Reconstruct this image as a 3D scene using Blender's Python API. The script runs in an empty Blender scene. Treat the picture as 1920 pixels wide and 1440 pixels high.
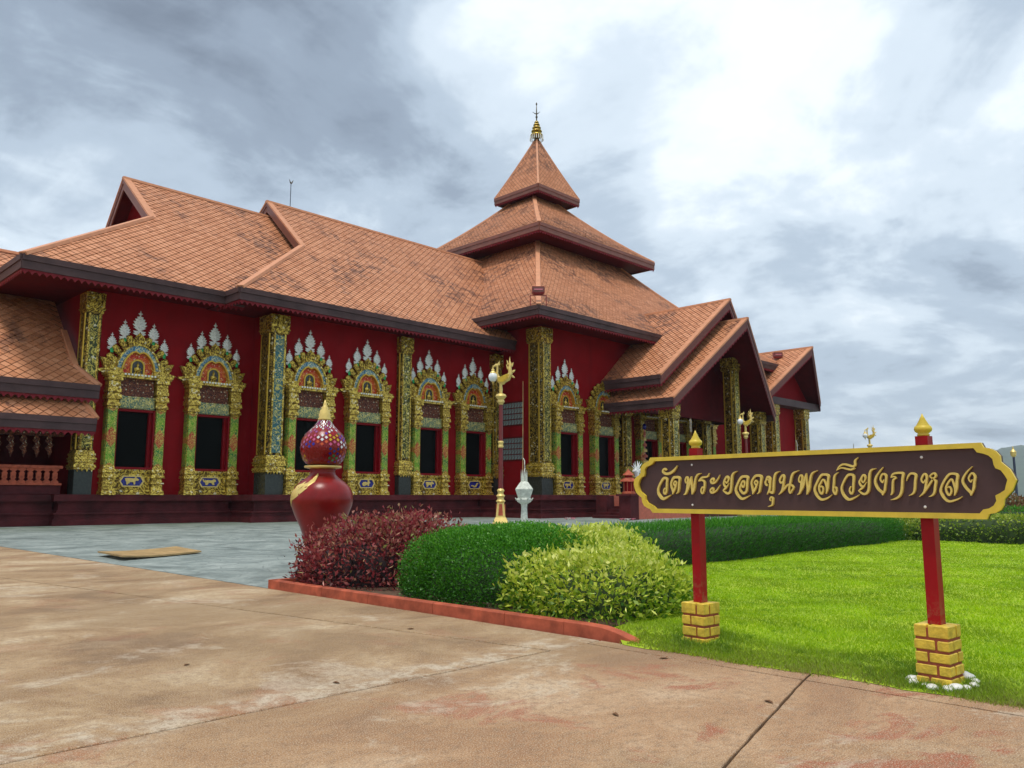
import bpy, math, random
import numpy as np
from mathutils import Vector, Matrix

random.seed(11)
RNG = np.random.default_rng(11)
SC = bpy.context.scene
COL = SC.collection

# ------------------------------------------------------------------ camera
cam_data = bpy.data.cameras.new('camera')
cam = bpy.data.objects.new('camera', cam_data)
COL.objects.link(cam)
cam_data.sensor_width = 36.0
cam_data.lens = 1505.0 / 1920.0 * 36.0
cam_data.clip_start = 0.05
cam_data.clip_end = 20000.0
HEAD = math.radians(44.2)
cam.location = (0, 0, 1.4)
cam.rotation_euler = (math.radians(90 + 7.95), 0, HEAD - math.pi / 2)
SC.camera = cam

# ------------------------------------------------------------------ world: overcast sky over a Nishita base
SUN_EL, SUN_AZ = math.radians(74), math.radians(-150)      # azimuth measured from +X, counter-clockwise
world = bpy.data.worlds.new('World')
SC.world = world
world.use_nodes = True
wn, wl = world.node_tree.nodes, world.node_tree.links
wn.clear()
def wnode(t, **kw):
    n = wn.new(t)
    for k, v in kw.items():
        setattr(n, k, v)
    return n
def wmath(op, a, b=None, c=None, clamp=False):
    n = wn.new('ShaderNodeMath'); n.operation = op; n.use_clamp = clamp
    for i, v in enumerate((a, b, c)):
        if v is None: continue
        if isinstance(v, (int, float)): n.inputs[i].default_value = v
        else: wl.new(v, n.inputs[i])
    return n.outputs[0]
sky = wnode('ShaderNodeTexSky'); sky.sky_type = 'NISHITA'; sky.sun_disc = False
sky.sun_elevation = SUN_EL
sky.sun_rotation = math.pi / 2 - SUN_AZ
sky.air_density = 1.0; sky.dust_density = 2.0
tc = wnode('ShaderNodeTexCoord')
sep = wnode('ShaderNodeSeparateXYZ'); wl.new(tc.outputs['Generated'], sep.inputs[0])
zz = wmath('ADD', wmath('MAXIMUM', sep.outputs[2], 0.0), 0.20)
comb = wnode('ShaderNodeCombineXYZ')
wl.new(wmath('DIVIDE', sep.outputs[0], zz), comb.inputs[0])
wl.new(wmath('DIVIDE', sep.outputs[1], zz), comb.inputs[1])
def wnoise(scale, detail, rough, dist, off):
    mp = wnode('ShaderNodeMapping'); mp.inputs['Location'].default_value = off
    wl.new(comb.outputs[0], mp.inputs['Vector'])
    n = wnode('ShaderNodeTexNoise'); n.inputs['Scale'].default_value = scale
    n.inputs['Detail'].default_value = detail; n.inputs['Roughness'].default_value = rough
    n.inputs['Distortion'].default_value = dist
    wl.new(mp.outputs[0], n.inputs['Vector'])
    return n.outputs[0]
def wdirmask(d, lo, hi):
    v = Vector(d).normalized()
    n = wnode('ShaderNodeVectorMath', operation='DOT_PRODUCT')
    wl.new(tc.outputs['Generated'], n.inputs[0]); n.inputs[1].default_value = v
    m = wnode('ShaderNodeMapRange'); m.interpolation_type = 'SMOOTHSTEP'
    m.inputs['From Min'].default_value = lo; m.inputs['From Max'].default_value = hi
    wl.new(n.outputs['Value'], m.inputs['Value'])
    return m.outputs[0]
n1 = wnoise(1.3, 10, 0.58, 0.5, (3.1, 7.7, 0.0))
n2 = wnoise(4.2, 8, 0.6, 0.25, (1.3, 2.9, 5.0))
cl = wmath('ADD', wmath('MULTIPLY', n1, 0.74), wmath('MULTIPLY', n2, 0.30))
CLOUD_MASKS = []     # (pixel-free) broad cloud masses: direction, extent, weight
def viewdir(az_deg, el_deg):
    a = HEAD - math.radians(az_deg); e = math.radians(el_deg)
    return (math.cos(a) * math.cos(e), math.sin(a) * math.cos(e), math.sin(e))
for (az, el, wd, w) in ((-21, 31, 18, -0.125), (-5, 23, 9, -0.06), (8, 34, 24, 0.05), (-2, 29, 8, 0.05), (16, 26, 14, 0.03), (24, 22, 16, 0.06), (7, 20.5, 4.5, -0.10), (16, 15, 9, -0.03), (27, 12, 14, -0.02), (-27, 17.5, 8, 0.06), (-33, 12, 6, 0.05)):
    m = wdirmask(viewdir(az, el), math.cos(math.radians(wd)), 1.0)
    cl = wmath('ADD', cl, wmath('MULTIPLY', m, w))
ramp = wnode('ShaderNodeValToRGB')
cr = ramp.color_ramp
cr.interpolation = 'EASE'
cr.elements[0].position = 0.24; cr.elements[0].color = (0.145, 0.178, 0.228, 1)
cr.elements[1].position = 0.78; cr.elements[1].color = (0.92, 0.93, 0.92, 1)
for p, c in ((0.36, (0.24, 0.293, 0.365, 1)), (0.46, (0.375, 0.45, 0.535, 1)), (0.56, (0.55, 0.63, 0.705, 1)), (0.66, (0.74, 0.80, 0.845, 1))):
    e = cr.elements.new(p); e.color = c
wl.new(cl, ramp.inputs[0])
bg1 = wnode('ShaderNodeBackground'); wl.new(sky.outputs[0], bg1.inputs[0]); bg1.inputs[1].default_value = 0.10
bg2 = wnode('ShaderNodeBackground'); wl.new(ramp.outputs[0], bg2.inputs[0]); bg2.inputs[1].default_value = 0.94
mixw = wnode('ShaderNodeMixShader'); mixw.inputs[0].default_value = 0.93
wl.new(bg1.outputs[0], mixw.inputs[1]); wl.new(bg2.outputs[0], mixw.inputs[2])
wo = wnode('ShaderNodeOutputWorld'); wl.new(mixw.outputs[0], wo.inputs[0])

# ------------------------------------------------------------------ sun (overcast) and exposure
sd = bpy.data.lights.new('sun', 'SUN'); sd.energy = 1.5; sd.angle = math.radians(14); sd.color = (1.0, 0.94, 0.84)
sun = bpy.data.objects.new('sun', sd); COL.objects.link(sun)
sdir = Vector((math.cos(SUN_AZ) * math.cos(SUN_EL), math.sin(SUN_AZ) * math.cos(SUN_EL), math.sin(SUN_EL)))
sun.rotation_euler = sdir.to_track_quat('Z', 'Y').to_euler()
sun.location = (0, 0, 60)
SC.view_settings.view_transform = 'Standard'
SC.view_settings.look = 'None'
SC.view_settings.exposure = 0.66
SC.view_settings.gamma = 1.0
SC.view_settings.use_curve_mapping = False

# ------------------------------------------------------------------ helpers: materials
MATS = {}
class NT:
    def __init__(s, name):
        s.m = bpy.data.materials.new(name); s.m.use_nodes = True
        s.n, s.l = s.m.node_tree.nodes, s.m.node_tree.links
        s.n.clear()
        s.out = s.n.new('ShaderNodeOutputMaterial')
        s.b = s.n.new('ShaderNodeBsdfPrincipled')
        s.l.new(s.b.outputs[0], s.out.inputs[0])
        s.tc = s.n.new('ShaderNodeTexCoord')
        MATS[name] = s.m
    def set(s, **kw):
        for k, v in kw.items():
            s.b.inputs[k.replace('_', ' ')].default_value = v
    def co(s, scale=(1, 1, 1), rot=(0, 0, 0), loc=(0, 0, 0), kind='Object'):
        mp = s.n.new('ShaderNodeMapping'); mp.inputs['Scale'].default_value = scale
        mp.inputs['Rotation'].default_value = rot; mp.inputs['Location'].default_value = loc
        s.l.new(s.tc.outputs[kind], mp.inputs['Vector']); return mp.outputs[0]
    def noise(s, scale, detail=4, rough=0.55, dist=0.0, co=None):
        n = s.n.new('ShaderNodeTexNoise'); n.inputs['Scale'].default_value = scale
        n.inputs['Detail'].default_value = detail; n.inputs['Roughness'].default_value = rough
        n.inputs['Distortion'].default_value = dist
        s.l.new(co if co is not None else s.tc.outputs['Object'], n.inputs['Vector']); return n.outputs[0]
    def vor(s, scale, feat='F1', out='Distance', co=None, rnd=1.0):
        n = s.n.new('ShaderNodeTexVoronoi'); n.feature = feat; n.inputs['Scale'].default_value = scale
        n.inputs['Randomness'].default_value = rnd
        s.l.new(co if co is not None else s.tc.outputs['Object'], n.inputs['Vector']); return n.outputs[out]
    def wave(s, scale, dist=0.0, dscale=1.0, detail=2, co=None, typ='BANDS', d='X'):
        n = s.n.new('ShaderNodeTexWave'); n.wave_type = typ
        if typ == 'BANDS': n.bands_direction = d
        else: n.rings_direction = d
        n.inputs['Scale'].default_value = scale; n.inputs['Distortion'].default_value = dist
        n.inputs['Detail'].default_value = detail; n.inputs['Detail Scale'].default_value = dscale
        s.l.new(co if co is not None else s.tc.outputs['Object'], n.inputs['Vector']); return n.outputs['Fac']
    def ramp(s, fac, stops, interp='LINEAR'):
        r = s.n.new('ShaderNodeValToRGB'); c = r.color_ramp; c.interpolation = interp
        c.elements[0].position, c.elements[0].color = stops[0][0], (*stops[0][1], 1)
        c.elements[1].position, c.elements[1].color = stops[-1][0], (*stops[-1][1], 1)
        for p, k in stops[1:-1]:
            e = c.elements.new(p); e.color = (*k, 1)
        s.l.new(fac, r.inputs[0]); return r.outputs[0]
    def step(s, fac, lo, hi):
        m = s.n.new('ShaderNodeMapRange'); m.interpolation_type = 'SMOOTHSTEP'
        m.inputs['From Min'].default_value = lo; m.inputs['From Max'].default_value = hi
        s.l.new(fac, m.inputs['Value']); return m.outputs[0]
    def math(s, op, a, b=0.0, clamp=False):
        n = s.n.new('ShaderNodeMath'); n.operation = op; n.use_clamp = clamp
        for i, v in enumerate((a, b)):
            if isinstance(v, (int, float)): n.inputs[i].default_value = v
            else: s.l.new(v, n.inputs[i])
        return n.outputs[0]
    def mix(s, fac, a, b, mode='MIX'):
        n = s.n.new('ShaderNodeMix'); n.data_type = 'RGBA'; n.blend_type = mode
        for sock, v in ((n.inputs[0], fac), (n.inputs[6], a), (n.inputs[7], b)):
            if isinstance(v, (int, float)): sock.default_value = v
            elif isinstance(v, tuple): sock.default_value = (*v, 1)
            else: s.l.new(v, sock)
        return n.outputs[2]
    def attr(s, name, out='Fac'):
        n = s.n.new('ShaderNodeAttribute'); n.attribute_name = name; return n.outputs[out]
    def xyz(s, i, kind='Object', co=None):
        n = s.n.new('ShaderNodeSeparateXYZ'); s.l.new(co if co is not None else s.tc.outputs[kind], n.inputs[0]); return n.outputs[i]
    def col(s, sock): s.l.new(sock, s.b.inputs['Base Color'])
    def rough(s, sock): s.l.new(sock, s.b.inputs['Roughness'])
    def bump(s, h, strength=0.3, dist=0.02):
        n = s.n.new('ShaderNodeBump'); n.inputs['Strength'].default_value = strength
        n.inputs['Distance'].default_value = dist
        s.l.new(h, n.inputs['Height']); s.l.new(n.outputs[0], s.b.inputs['Normal'])

def simple(name, base, rough=0.6, metal=0.0, var=0.18, scale=6.0, bump=0.0, bscale=40.0, spec=0.5):
    t = NT(name)
    t.set(Roughness=rough, Metallic=metal, Specular_IOR_Level=spec)
    lo = tuple(c * (1 - var) for c in base); hi = tuple(min(1, c * (1 + var)) for c in base)
    t.col(t.ramp(t.noise(scale, 5, 0.6), [(0.3, lo), (0.7, hi)]))
    if bump: t.bump(t.noise(bscale, 4), bump, 0.01)
    return t.m

def ornate(name, dark, mid, light, scale, rough=0.35, metal=0.6, bump=0.6, bdist=0.03, accents=()):
    """carved and gilded relief: scroll-like ridges over a darker ground"""
    t = NT(name); t.set(Roughness=rough, Metallic=metal)
    n_ = t.noise(scale * 0.95, 1.5, 0.4, 3.0)
    rid = t.math('SUBTRACT', 1.0, t.math('MULTIPLY', t.math('ABSOLUTE', t.math('SUBTRACT', n_, 0.5)), 9.0), True)
    v = t.vor(scale * 3.2, 'F1')
    h = t.math('ADD', t.math('MULTIPLY', rid, 0.75), t.math('MULTIPLY', t.math('SUBTRACT', 0.7, v), 0.40))
    c = t.ramp(h, [(0.12, dark), (0.42, mid), (0.80, light)])
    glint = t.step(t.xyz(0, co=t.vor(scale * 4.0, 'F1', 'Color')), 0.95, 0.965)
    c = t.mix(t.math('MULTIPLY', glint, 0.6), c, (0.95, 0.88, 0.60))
    for (col, sc, lo, hi) in accents:
        c = t.mix(t.step(t.noise(sc, 2, 0.5), lo, hi), c, t.mix(1.0, c, col, 'MIX') if False else col)
    t.col(c)
    t.bump(h, bump, bdist)
    return t.m

t = NT('red_wall'); t.set(Roughness=0.62, Specular_IOR_Level=0.10)
streak = t.noise(2.2, 6, 0.65, 0.2, co=t.co((1, 1, 0.10)))
c = t.ramp(t.noise(0.6, 6, 0.62), [(0.32, (0.215, 0.003, 0.006)), (0.68, (0.29, 0.005, 0.009))])
c = t.mix(t.math('MULTIPLY', t.step(streak, 0.52, 0.70), 0.40), c, (0.13, 0.006, 0.008))
c = t.mix(t.math('MULTIPLY', t.step(t.noise(1.7, 6, 0.7, 0.3, co=t.co((1, 1, 0.25), loc=(4, 1, 2))), 0.60, 0.72), 0.22), c, (0.36, 0.05, 0.045))
t.col(c); t.bump(t.noise(9, 4), 0.06, 0.01)
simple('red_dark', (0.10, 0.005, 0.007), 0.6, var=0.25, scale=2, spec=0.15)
simple('red_jamb', (0.22, 0.004, 0.008), 0.5, var=0.15, spec=0.15)
simple('lace_red', (0.21, 0.016, 0.024), 0.6, var=0.2, spec=0.2)
simple('plinth_red', (0.085, 0.014, 0.016), 0.65, var=0.45, scale=1.1, bump=0.08, spec=0.2)
simple('fascia', (0.075, 0.042, 0.042), 0.55, var=0.30, scale=0.9, spec=0.25)
simple('fascia_red', (0.22, 0.075, 0.048), 0.5, var=0.2, scale=1.2)
simple('cap_orange', (0.60, 0.255, 0.125), 0.6, var=0.14, scale=2.5)
simple('terracotta', (0.40, 0.090, 0.045), 0.65, var=0.38, scale=5.0, bump=0.12, bscale=30, spec=0.25)
simple('granite_black', (0.030, 0.036, 0.030), 0.25, var=0.4, scale=9)
simple('gold_plain', (0.62, 0.40, 0.045), 0.38, 0.55, var=0.22, scale=7, bump=0.12)
simple('gold_paint', (0.68, 0.50, 0.045), 0.42, 0.05, var=0.12, scale=8, bump=0.05)
simple('gold_cream', (0.74, 0.55, 0.17), 0.4, 0.25, var=0.12)
simple('bronze', (0.10, 0.08, 0.045), 0.4, 0.6)
simple('white_paper', (0.62, 0.64, 0.55), 0.75, var=0.22, scale=7, spec=0.2)
simple('white_plaster', (0.74, 0.72, 0.68), 0.6, var=0.15, scale=12)
simple('pebble', (0.72, 0.70, 0.65), 0.55, var=0.2, scale=14, bump=0.1)
simple('sign_board', (0.060, 0.026, 0.024), 0.55, var=0.12, scale=4, bump=0.05, bscale=60)
t = NT('sign_red'); t.set(Roughness=0.45, Specular_IOR_Level=0.22)
c = t.ramp(t.noise(5, 6, 0.65), [(0.3, (0.28, 0.003, 0.006)), (0.7, (0.36, 0.004, 0.007))])
c = t.mix(t.math('MULTIPLY', t.step(t.noise(16, 7, 0.72), 0.58, 0.68), 0.45), c, (0.16, 0.02, 0.012))
c = t.mix(t.math('MULTIPLY', t.math('MULTIPLY', t.step(t.xyz(2), 0.75, 0.42), t.step(t.noise(22, 6, 0.7), 0.45, 0.6)), 0.5), c, (0.30, 0.14, 0.07))
t.col(c); t.bump(t.noise(40, 4), 0.08, 0.005)
simple('mortar', (0.30, 0.065, 0.028), 0.8, var=0.25, scale=20, bump=0.3, bscale=80)
simple('lamp_pole', (0.17, 0.022, 0.020), 0.35, var=0.15)
simple('milk_glass', (0.78, 0.80, 0.80), 0.12, var=0.03)
simple('yellow_stone', (0.36, 0.29, 0.10), 0.7, var=0.25)
simple('bamboo', (0.42, 0.27, 0.11), 0.55, var=0.25, scale=3)
simple('bamboo_grey', (0.34, 0.31, 0.25), 0.6, var=0.25, scale=3)
simple('flood_red', (0.24, 0.012, 0.014), 0.4, var=0.12)
simple('soil', (0.10, 0.055, 0.03), 0.9, var=0.4, scale=10, bump=0.4)
simple('twig', (0.09, 0.055, 0.035), 0.8, var=0.3)
simple('salmon', (0.50, 0.13, 0.075), 0.6, var=0.15)
simple('pole_dark', (0.03, 0.04, 0.07), 0.4)
simple('green_leaf_glass', (0.03, 0.40, 0.12), 0.2, 0.2)
simple('blue_enamel', (0.02, 0.025, 0.22), 0.25, 0.1, var=0.4, scale=14)
simple('petal_pink', (0.75, 0.22, 0.28), 0.6, var=0.3, scale=40)
simple('petal_white', (0.80, 0.78, 0.74), 0.6, var=0.1, scale=40)
t = NT('pane'); t.set(Base_Color=(0.003, 0.004, 0.0035, 1), Roughness=0.25, Specular_IOR_Level=0.04)
t = NT('glass_block'); t.set(Roughness=0.12)
t.col(t.ramp(t.noise(7, 3), [(0.3, (0.10, 0.13, 0.13)), (0.7, (0.26, 0.31, 0.31))])); t.bump(t.noise(18, 2), 0.4, 0.02)

G_D, G_M, G_L = (0.11, 0.060, 0.006), (0.46, 0.29, 0.028), (0.86, 0.64, 0.11)
ornate('gold_relief', G_D, G_M, G_L, 2.4, 0.34, 0.55, 0.45, 0.03)
ornate('gold_fine', (0.20, 0.115, 0.010), (0.56, 0.37, 0.035), (0.90, 0.68, 0.14), 3.0, 0.3, 0.5, 0.35, 0.02)
ornate('gold_olive', (0.020, 0.012, 0.003), (0.17, 0.10, 0.011), (0.46, 0.31, 0.045), 2.4, 0.38, 0.55)
ornate('panel_teal', (0.035, 0.13, 0.145), (0.05, 0.16, 0.16), (0.72, 0.58, 0.12), 2.2, 0.35, 0.3, 0.5, 0.02)
ornate('panel_olive', (0.035, 0.05, 0.015), (0.22, 0.18, 0.025), (0.70, 0.58, 0.13), 2.3, 0.35, 0.4, 0.5, 0.02)
ornate('arch_enamel', (0.03, 0.15, 0.28), (0.20, 0.40, 0.42), (0.74, 0.64, 0.28), 3.4, 0.3, 0.3, 0.5, 0.02)
ornate('lintel_mint', (0.05, 0.14, 0.12), (0.36, 0.36, 0.13), (0.74, 0.60, 0.20), 4.0, 0.3, 0.3, 0.5, 0.02)
ornate('tympanum', (0.48, 0.010, 0.008), (0.66, 0.07, 0.012), (0.80, 0.36, 0.06), 4.0, 0.35, 0.25, 0.5, 0.02)
ornate('relief_red', (0.055, 0.010, 0.008), (0.13, 0.030, 0.014), (0.32, 0.10, 0.035), 4.0, 0.45, 0.2, 0.6, 0.03)
# pilaster panels: green scrolls, red diamond in the middle and red ends, gold lines
t = NT('pilaster_panel'); t.set(Roughness=0.32, Metallic=0.25)
nn_ = t.noise(5.5, 2.0, 0.45, 2.6)
w = t.math('SUBTRACT', 1.0, t.math('MULTIPLY', t.math('ABSOLUTE', t.math('SUBTRACT', nn_, 0.5)), 8.0), True)
zc = t.xyz(2)
d1 = t.math('ABSOLUTE', t.math('SUBTRACT', zc, 4.35))
xd = t.math('ABSOLUTE', t.math('SUBTRACT', t.math('ABSOLUTE', t.xyz(0)), 1.20))
isred = t.math('MAXIMUM', t.step(t.math('ADD', d1, t.math('MULTIPLY', xd, 1.4)), 0.58, 0.46), t.step(t.math('ADD', d1, t.math('MULTIPLY', xd, -0.6)), 1.24, 1.34))
g = t.mix(t.step(t.noise(2.2, 2), 0.45, 0.6), (0.13, 0.36, 0.015), (0.012, 0.20, 0.04))
base = t.mix(isred, g, (0.50, 0.035, 0.022))
t.col(t.mix(t.step(w, 0.50, 0.85), base, (0.68, 0.60, 0.12))); t.bump(w, 0.5, 0.02)
# white mirror mosaic
t = NT('mirror_white'); t.set(Roughness=0.25, Metallic=0.0)
c = t.vor(26, 'F1', 'Color')
t.col(t.ramp(t.xyz(0, co=c), [(0.0, (0.55, 0.57, 0.52)), (0.35, (0.82, 0.83, 0.78)), (1.0, (0.95, 0.95, 0.92))]))
t.bump(t.vor(26), 0.5, 0.02)
# mosaic with per-face colours
t = NT('mosaic'); t.set(Roughness=0.16, Metallic=0.35); t.col(t.attr('col', 'Color'))
# roof tile: colour varies per tile, weather stains gather in broad patches
def tile_mat(name, attrname):
    t = NT(name); t.set(Roughness=0.62)
    if attrname: r = t.attr(attrname)
    else:
        n = t.n.new('ShaderNodeObjectInfo'); r = n.outputs['Random']
    base = t.ramp(r, [(0.0, (0.48, 0.178, 0.074)), (0.5, (0.56, 0.222, 0.098)), (1.0, (0.64, 0.275, 0.135))])
    g = t.n.new('ShaderNodeNewGeometry')
    big = t.noise(0.17, 5, 0.62, 0.4, co=g.outputs['Position'])
    fine = t.noise(1.7, 4, 0.65, 0.2, co=g.outputs['Position'])
    st = t.math('MULTIPLY', t.step(big, 0.465, 0.61), t.step(fine, 0.44, 0.57))
    t.col(t.mix(t.math('MULTIPLY', st, 0.70), base, (0.10, 0.040, 0.026)))
    t.bump(t.noise(14, 3, co=g.outputs['Position']), 0.12, 0.01)
tile_mat('roof_tile', 'rnd')
tile_mat('roof_tile_single', None)
simple('roof_under', (0.045, 0.015, 0.010), 0.8, var=0.4, scale=1.0)
simple('brown_board', (0.16, 0.05, 0.04), 0.55, var=0.2)

# leaves
def leaf_mat(name, trans=0.35, rough=0.45):
    t = NT(name); t.set(Roughness=rough)
    c = t.attr('col', 'Color'); t.col(c)
    tr = t.n.new('ShaderNodeBsdfTranslucent'); t.l.new(c, tr.inputs[0])
    mx = t.n.new('ShaderNodeMixShader'); mx.inputs[0].default_value = trans
    t.l.new(t.b.outputs[0], mx.inputs[1]); t.l.new(tr.outputs[0], mx.inputs[2]); t.l.new(mx.outputs[0], t.out.inputs[0])
leaf_mat('leaf', 0.40)
leaf_mat('blade', 0.45, 0.5)
def leaf_single(name, cols):
    t = NT(name); t.set(Roughness=0.42)
    n = t.n.new('ShaderNodeObjectInfo')
    t.col(t.ramp(n.outputs['Random'], [(i / (len(cols) - 1), c) for i, c in enumerate(cols)]))
LIME = [(0.05, 0.16, 0.008), (0.28, 0.42, 0.02), (0.64, 0.71, 0.07), (0.84, 0.86, 0.24)]
REDL = [(0.030, 0.012, 0.010), (0.13, 0.018, 0.022), (0.36, 0.045, 0.055), (0.46, 0.20, 0.13), (0.34, 0.36, 0.10)]
leaf_single('leaf_lime', LIME); leaf_single('leaf_red', REDL)

# ------------------------------------------------------------------ helpers: meshes and objects
class MB:
    def __init__(s): s.v = []; s.f = []; s.mi = []; s.cur = 0
    def add(s, vs, fs):
        b = len(s.v); s.v.extend(vs)
        for f in fs: s.f.append(tuple(b + i for i in f)); s.mi.append(s.cur)
        return s
    def box(s, x0, x1, y0, y1, z0, z1):
        return s.add([(x0, y0, z0), (x1, y0, z0), (x1, y1, z0), (x0, y1, z0), (x0, y0, z1), (x1, y0, z1), (x1, y1, z1), (x0, y1, z1)],
                     [(0, 3, 2, 1), (4, 5, 6, 7), (0, 1, 5, 4), (1, 2, 6, 5), (2, 3, 7, 6), (3, 0, 4, 7)])
    def cbox(s, x, y, z, hx, hy, hz): return s.box(x - hx, x + hx, y - hy, y + hy, z - hz, z + hz)
    def frustum(s, x, y, z0, z1, a0, b0, a1, b1):
        return s.add([(x - a0, y - b0, z0), (x + a0, y - b0, z0), (x + a0, y + b0, z0), (x - a0, y + b0, z0),
                      (x - a1, y - b1, z1), (x + a1, y - b1, z1), (x + a1, y + b1, z1), (x - a1, y + b1, z1)],
                     [(0, 3, 2, 1), (4, 5, 6, 7), (0, 1, 5, 4), (1, 2, 6, 5), (2, 3, 7, 6), (3, 0, 4, 7)])
    def prism(s, pts, y0, y1):                       # outline in x,z; front face at y0
        n = len(pts)
        vs = [(x, y0, z) for x, z in pts] + [(x, y1, z) for x, z in pts]
        fs = [tuple(range(n)), tuple(range(2 * n - 1, n - 1, -1))] + [(i, (i + 1) % n, n + (i + 1) % n, n + i) for i in range(n)]
        return s.add(vs, fs)
    def ribbon(s, a, b, y0, y1):                     # closed band between outlines a and b (x,z)
        n = len(a)
        vs = [(x, y0, z) for x, z in a] + [(x, y0, z) for x, z in b] + [(x, y1, z) for x, z in a] + [(x, y1, z) for x, z in b]
        fs = []
        for i in range(n - 1):
            fs += [(i, i + 1, n + i + 1, n + i), (i, 2 * n + i, 2 * n + i + 1, i + 1), (n + i, n + i + 1, 3 * n + i + 1, 3 * n + i)]
        fs += [(0, n, 3 * n, 2 * n), (n - 1, 3 * n - 1, 4 * n - 1, 2 * n - 1)]
        return s.add(vs, fs)
    def tube(s, path, rad, n=8, cap=True):
        path = [Vector(p) for p in path]; b = len(s.v); m = len(path)
        if not hasattr(rad, '__len__'): rad = [rad] * m
        ref = None; vs = []
        for i, p in enumerate(path):
            d = (path[min(i + 1, m - 1)] - path[max(i - 1, 0)]).normalized()
            if ref is None:
                ref = Vector((0, 0, 1)) if abs(d.z) < 0.9 else Vector((1, 0, 0))
            u = (ref - d * ref.dot(d)).normalized(); ref = u; w = d.cross(u)
            for k in range(n):
                a = 2 * math.pi * k / n
                vs.append(tuple(p + (u * math.cos(a) + w * math.sin(a)) * rad[i]))
        fs = [(i * n + k, i * n + (k + 1) % n, (i + 1) * n + (k + 1) % n, (i + 1) * n + k) for i in range(m - 1) for k in range(n)]
        if cap: fs += [tuple(range(n - 1, -1, -1)), tuple(range((m - 1) * n, m * n))]
        return s.add(vs, fs)
    def lathe(s, prof, n=24, c=(0, 0, 0), sx=1.0, sy=1.0, ph=0.0):
        vs = []; m = len(prof)
        for r, z in prof:
            for k in range(n):
                a = 2 * math.pi * k / n + ph
                vs.append((c[0] + r * sx * math.cos(a), c[1] + r * sy * math.sin(a), c[2] + z))
        fs = [(i * n + k, i * n + (k + 1) % n, (i + 1) * n + (k + 1) % n, (i + 1) * n + k) for i in range(m - 1) for k in range(n)]
        fs += [tuple(range(n - 1, -1, -1)), tuple(range((m - 1) * n, m * n))]
        return s.add(vs, fs)
    def ball(s, c, rx, ry=None, rz=None, n=12, m=8):
        ry = ry or rx; rz = rz or rx
        vs = [(c[0], c[1], c[2] - rz)]
        for i in range(1, m):
            t = -math.pi / 2 + math.pi * i / m
            for k in range(n):
                a = 2 * math.pi * k / n
                vs.append((c[0] + rx * math.cos(t) * math.cos(a), c[1] + ry * math.cos(t) * math.sin(a), c[2] + rz * math.sin(t)))
        vs.append((c[0], c[1], c[2] + rz))
        fs = [(0, 1 + (k + 1) % n, 1 + k) for k in range(n)]
        for i in range(m - 2):
            fs += [(1 + i * n + k, 1 + i * n + (k + 1) % n, 1 + (i + 1) * n + (k + 1) % n, 1 + (i + 1) * n + k) for k in range(n)]
        b = 1 + (m - 2) * n
        fs += [(b + k, b + (k + 1) % n, len(vs) - 1) for k in range(n)]
        return s.add(vs, fs)
    def beam(s, p0, p1, out, o0, o1, z0, z1):        # bar from p0 to p1, section offsets along out and z
        p0, p1, out = Vector(p0), Vector(p1), Vector(out).normalized()
        vs = []
        for p in (p0, p1):
            for o, z in ((o0, z0), (o1, z0), (o1, z1), (o0, z1)):
                vs.append(tuple(p + out * o + Vector((0, 0, z))))
        return s.add(vs, [(0, 1, 2, 3), (7, 6, 5, 4), (0, 4, 5, 1), (1, 5, 6, 2), (2, 6, 7, 3), (3, 7, 4, 0)])
    def transform(s, M, start=0):
        for i in range(start, len(s.v)): s.v[i] = tuple(M @ Vector(s.v[i]))
        return s
    def mesh(s, name, mats, smooth=False):
        me = bpy.data.meshes.new(name)
        me.from_pydata(s.v, [], s.f)
        for m in (mats if isinstance(mats, (list, tuple)) else [mats]): me.materials.append(MATS[m])
        if len(me.materials) > 1: me.polygons.foreach_set('material_index', s.mi)
        if smooth: me.polygons.foreach_set('use_smooth', [True] * len(me.polygons))
        me.update(); return me
    def build(s, name, mats, parent=None, smooth=False, loc=None, inv=None, auto=False):
        me = s.mesh(name, mats, smooth)
        if auto: me.set_sharp_from_angle(angle=math.radians(35))
        return obj(name, me, parent, loc, inv)

def obj(name, me, parent=None, loc=None, inv=None):
    o = bpy.data.objects.new(name, me); COL.objects.link(o)
    if parent is not None:
        o.parent = parent
        if inv is not None: o.matrix_parent_inverse = inv
    if loc is not None: o.location = loc
    return o
def tag(o, label=None, cat=None, group=None, kind=None):
    if label: o['label'] = label
    if cat: o['category'] = cat
    if group: o['group'] = group
    if kind: o['kind'] = kind
    return o
def thing(name, loc, label, cat, group=None, rz=0.0):
    o = bpy.data.objects.new(name, None); COL.objects.link(o); o.empty_display_size = 0.2
    o.location = loc; o.rotation_euler = (0, 0, rz)
    return tag(o, label, cat, group)
def copy_tree(o, parent=None):
    c = o.copy(); COL.objects.link(c)
    if parent is not None: c.parent = parent
    for ch in o.children: copy_tree(ch, c)
    return c
def np_mesh(name, V, F, mat, col=None, smooth=False):
    """big meshes straight from arrays; F is (n,3) or (n,4); col per vertex rgb"""
    me = bpy.data.meshes.new(name)
    k = F.shape[1]
    me.vertices.add(len(V)); me.vertices.foreach_set('co', np.asarray(V, np.float32).ravel())
    me.loops.add(F.size); me.loops.foreach_set('vertex_index', F.ravel().astype(np.int32))
    me.polygons.add(len(F)); me.polygons.foreach_set('loop_start', np.arange(0, F.size, k, dtype=np.int32))
    me.polygons.foreach_set('loop_total', np.full(len(F), k, np.int32))
    me.materials.append(MATS[mat])
    me.update(calc_edges=True)
    if smooth: me.polygons.foreach_set('use_smooth', np.ones(len(F), bool))
    if col is not None:
        a = me.attributes.new('col', 'FLOAT_COLOR', 'POINT')
        a.data.foreach_set('color', np.c_[col, np.ones(len(col))].astype(np.float32).ravel())
    return me
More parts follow.
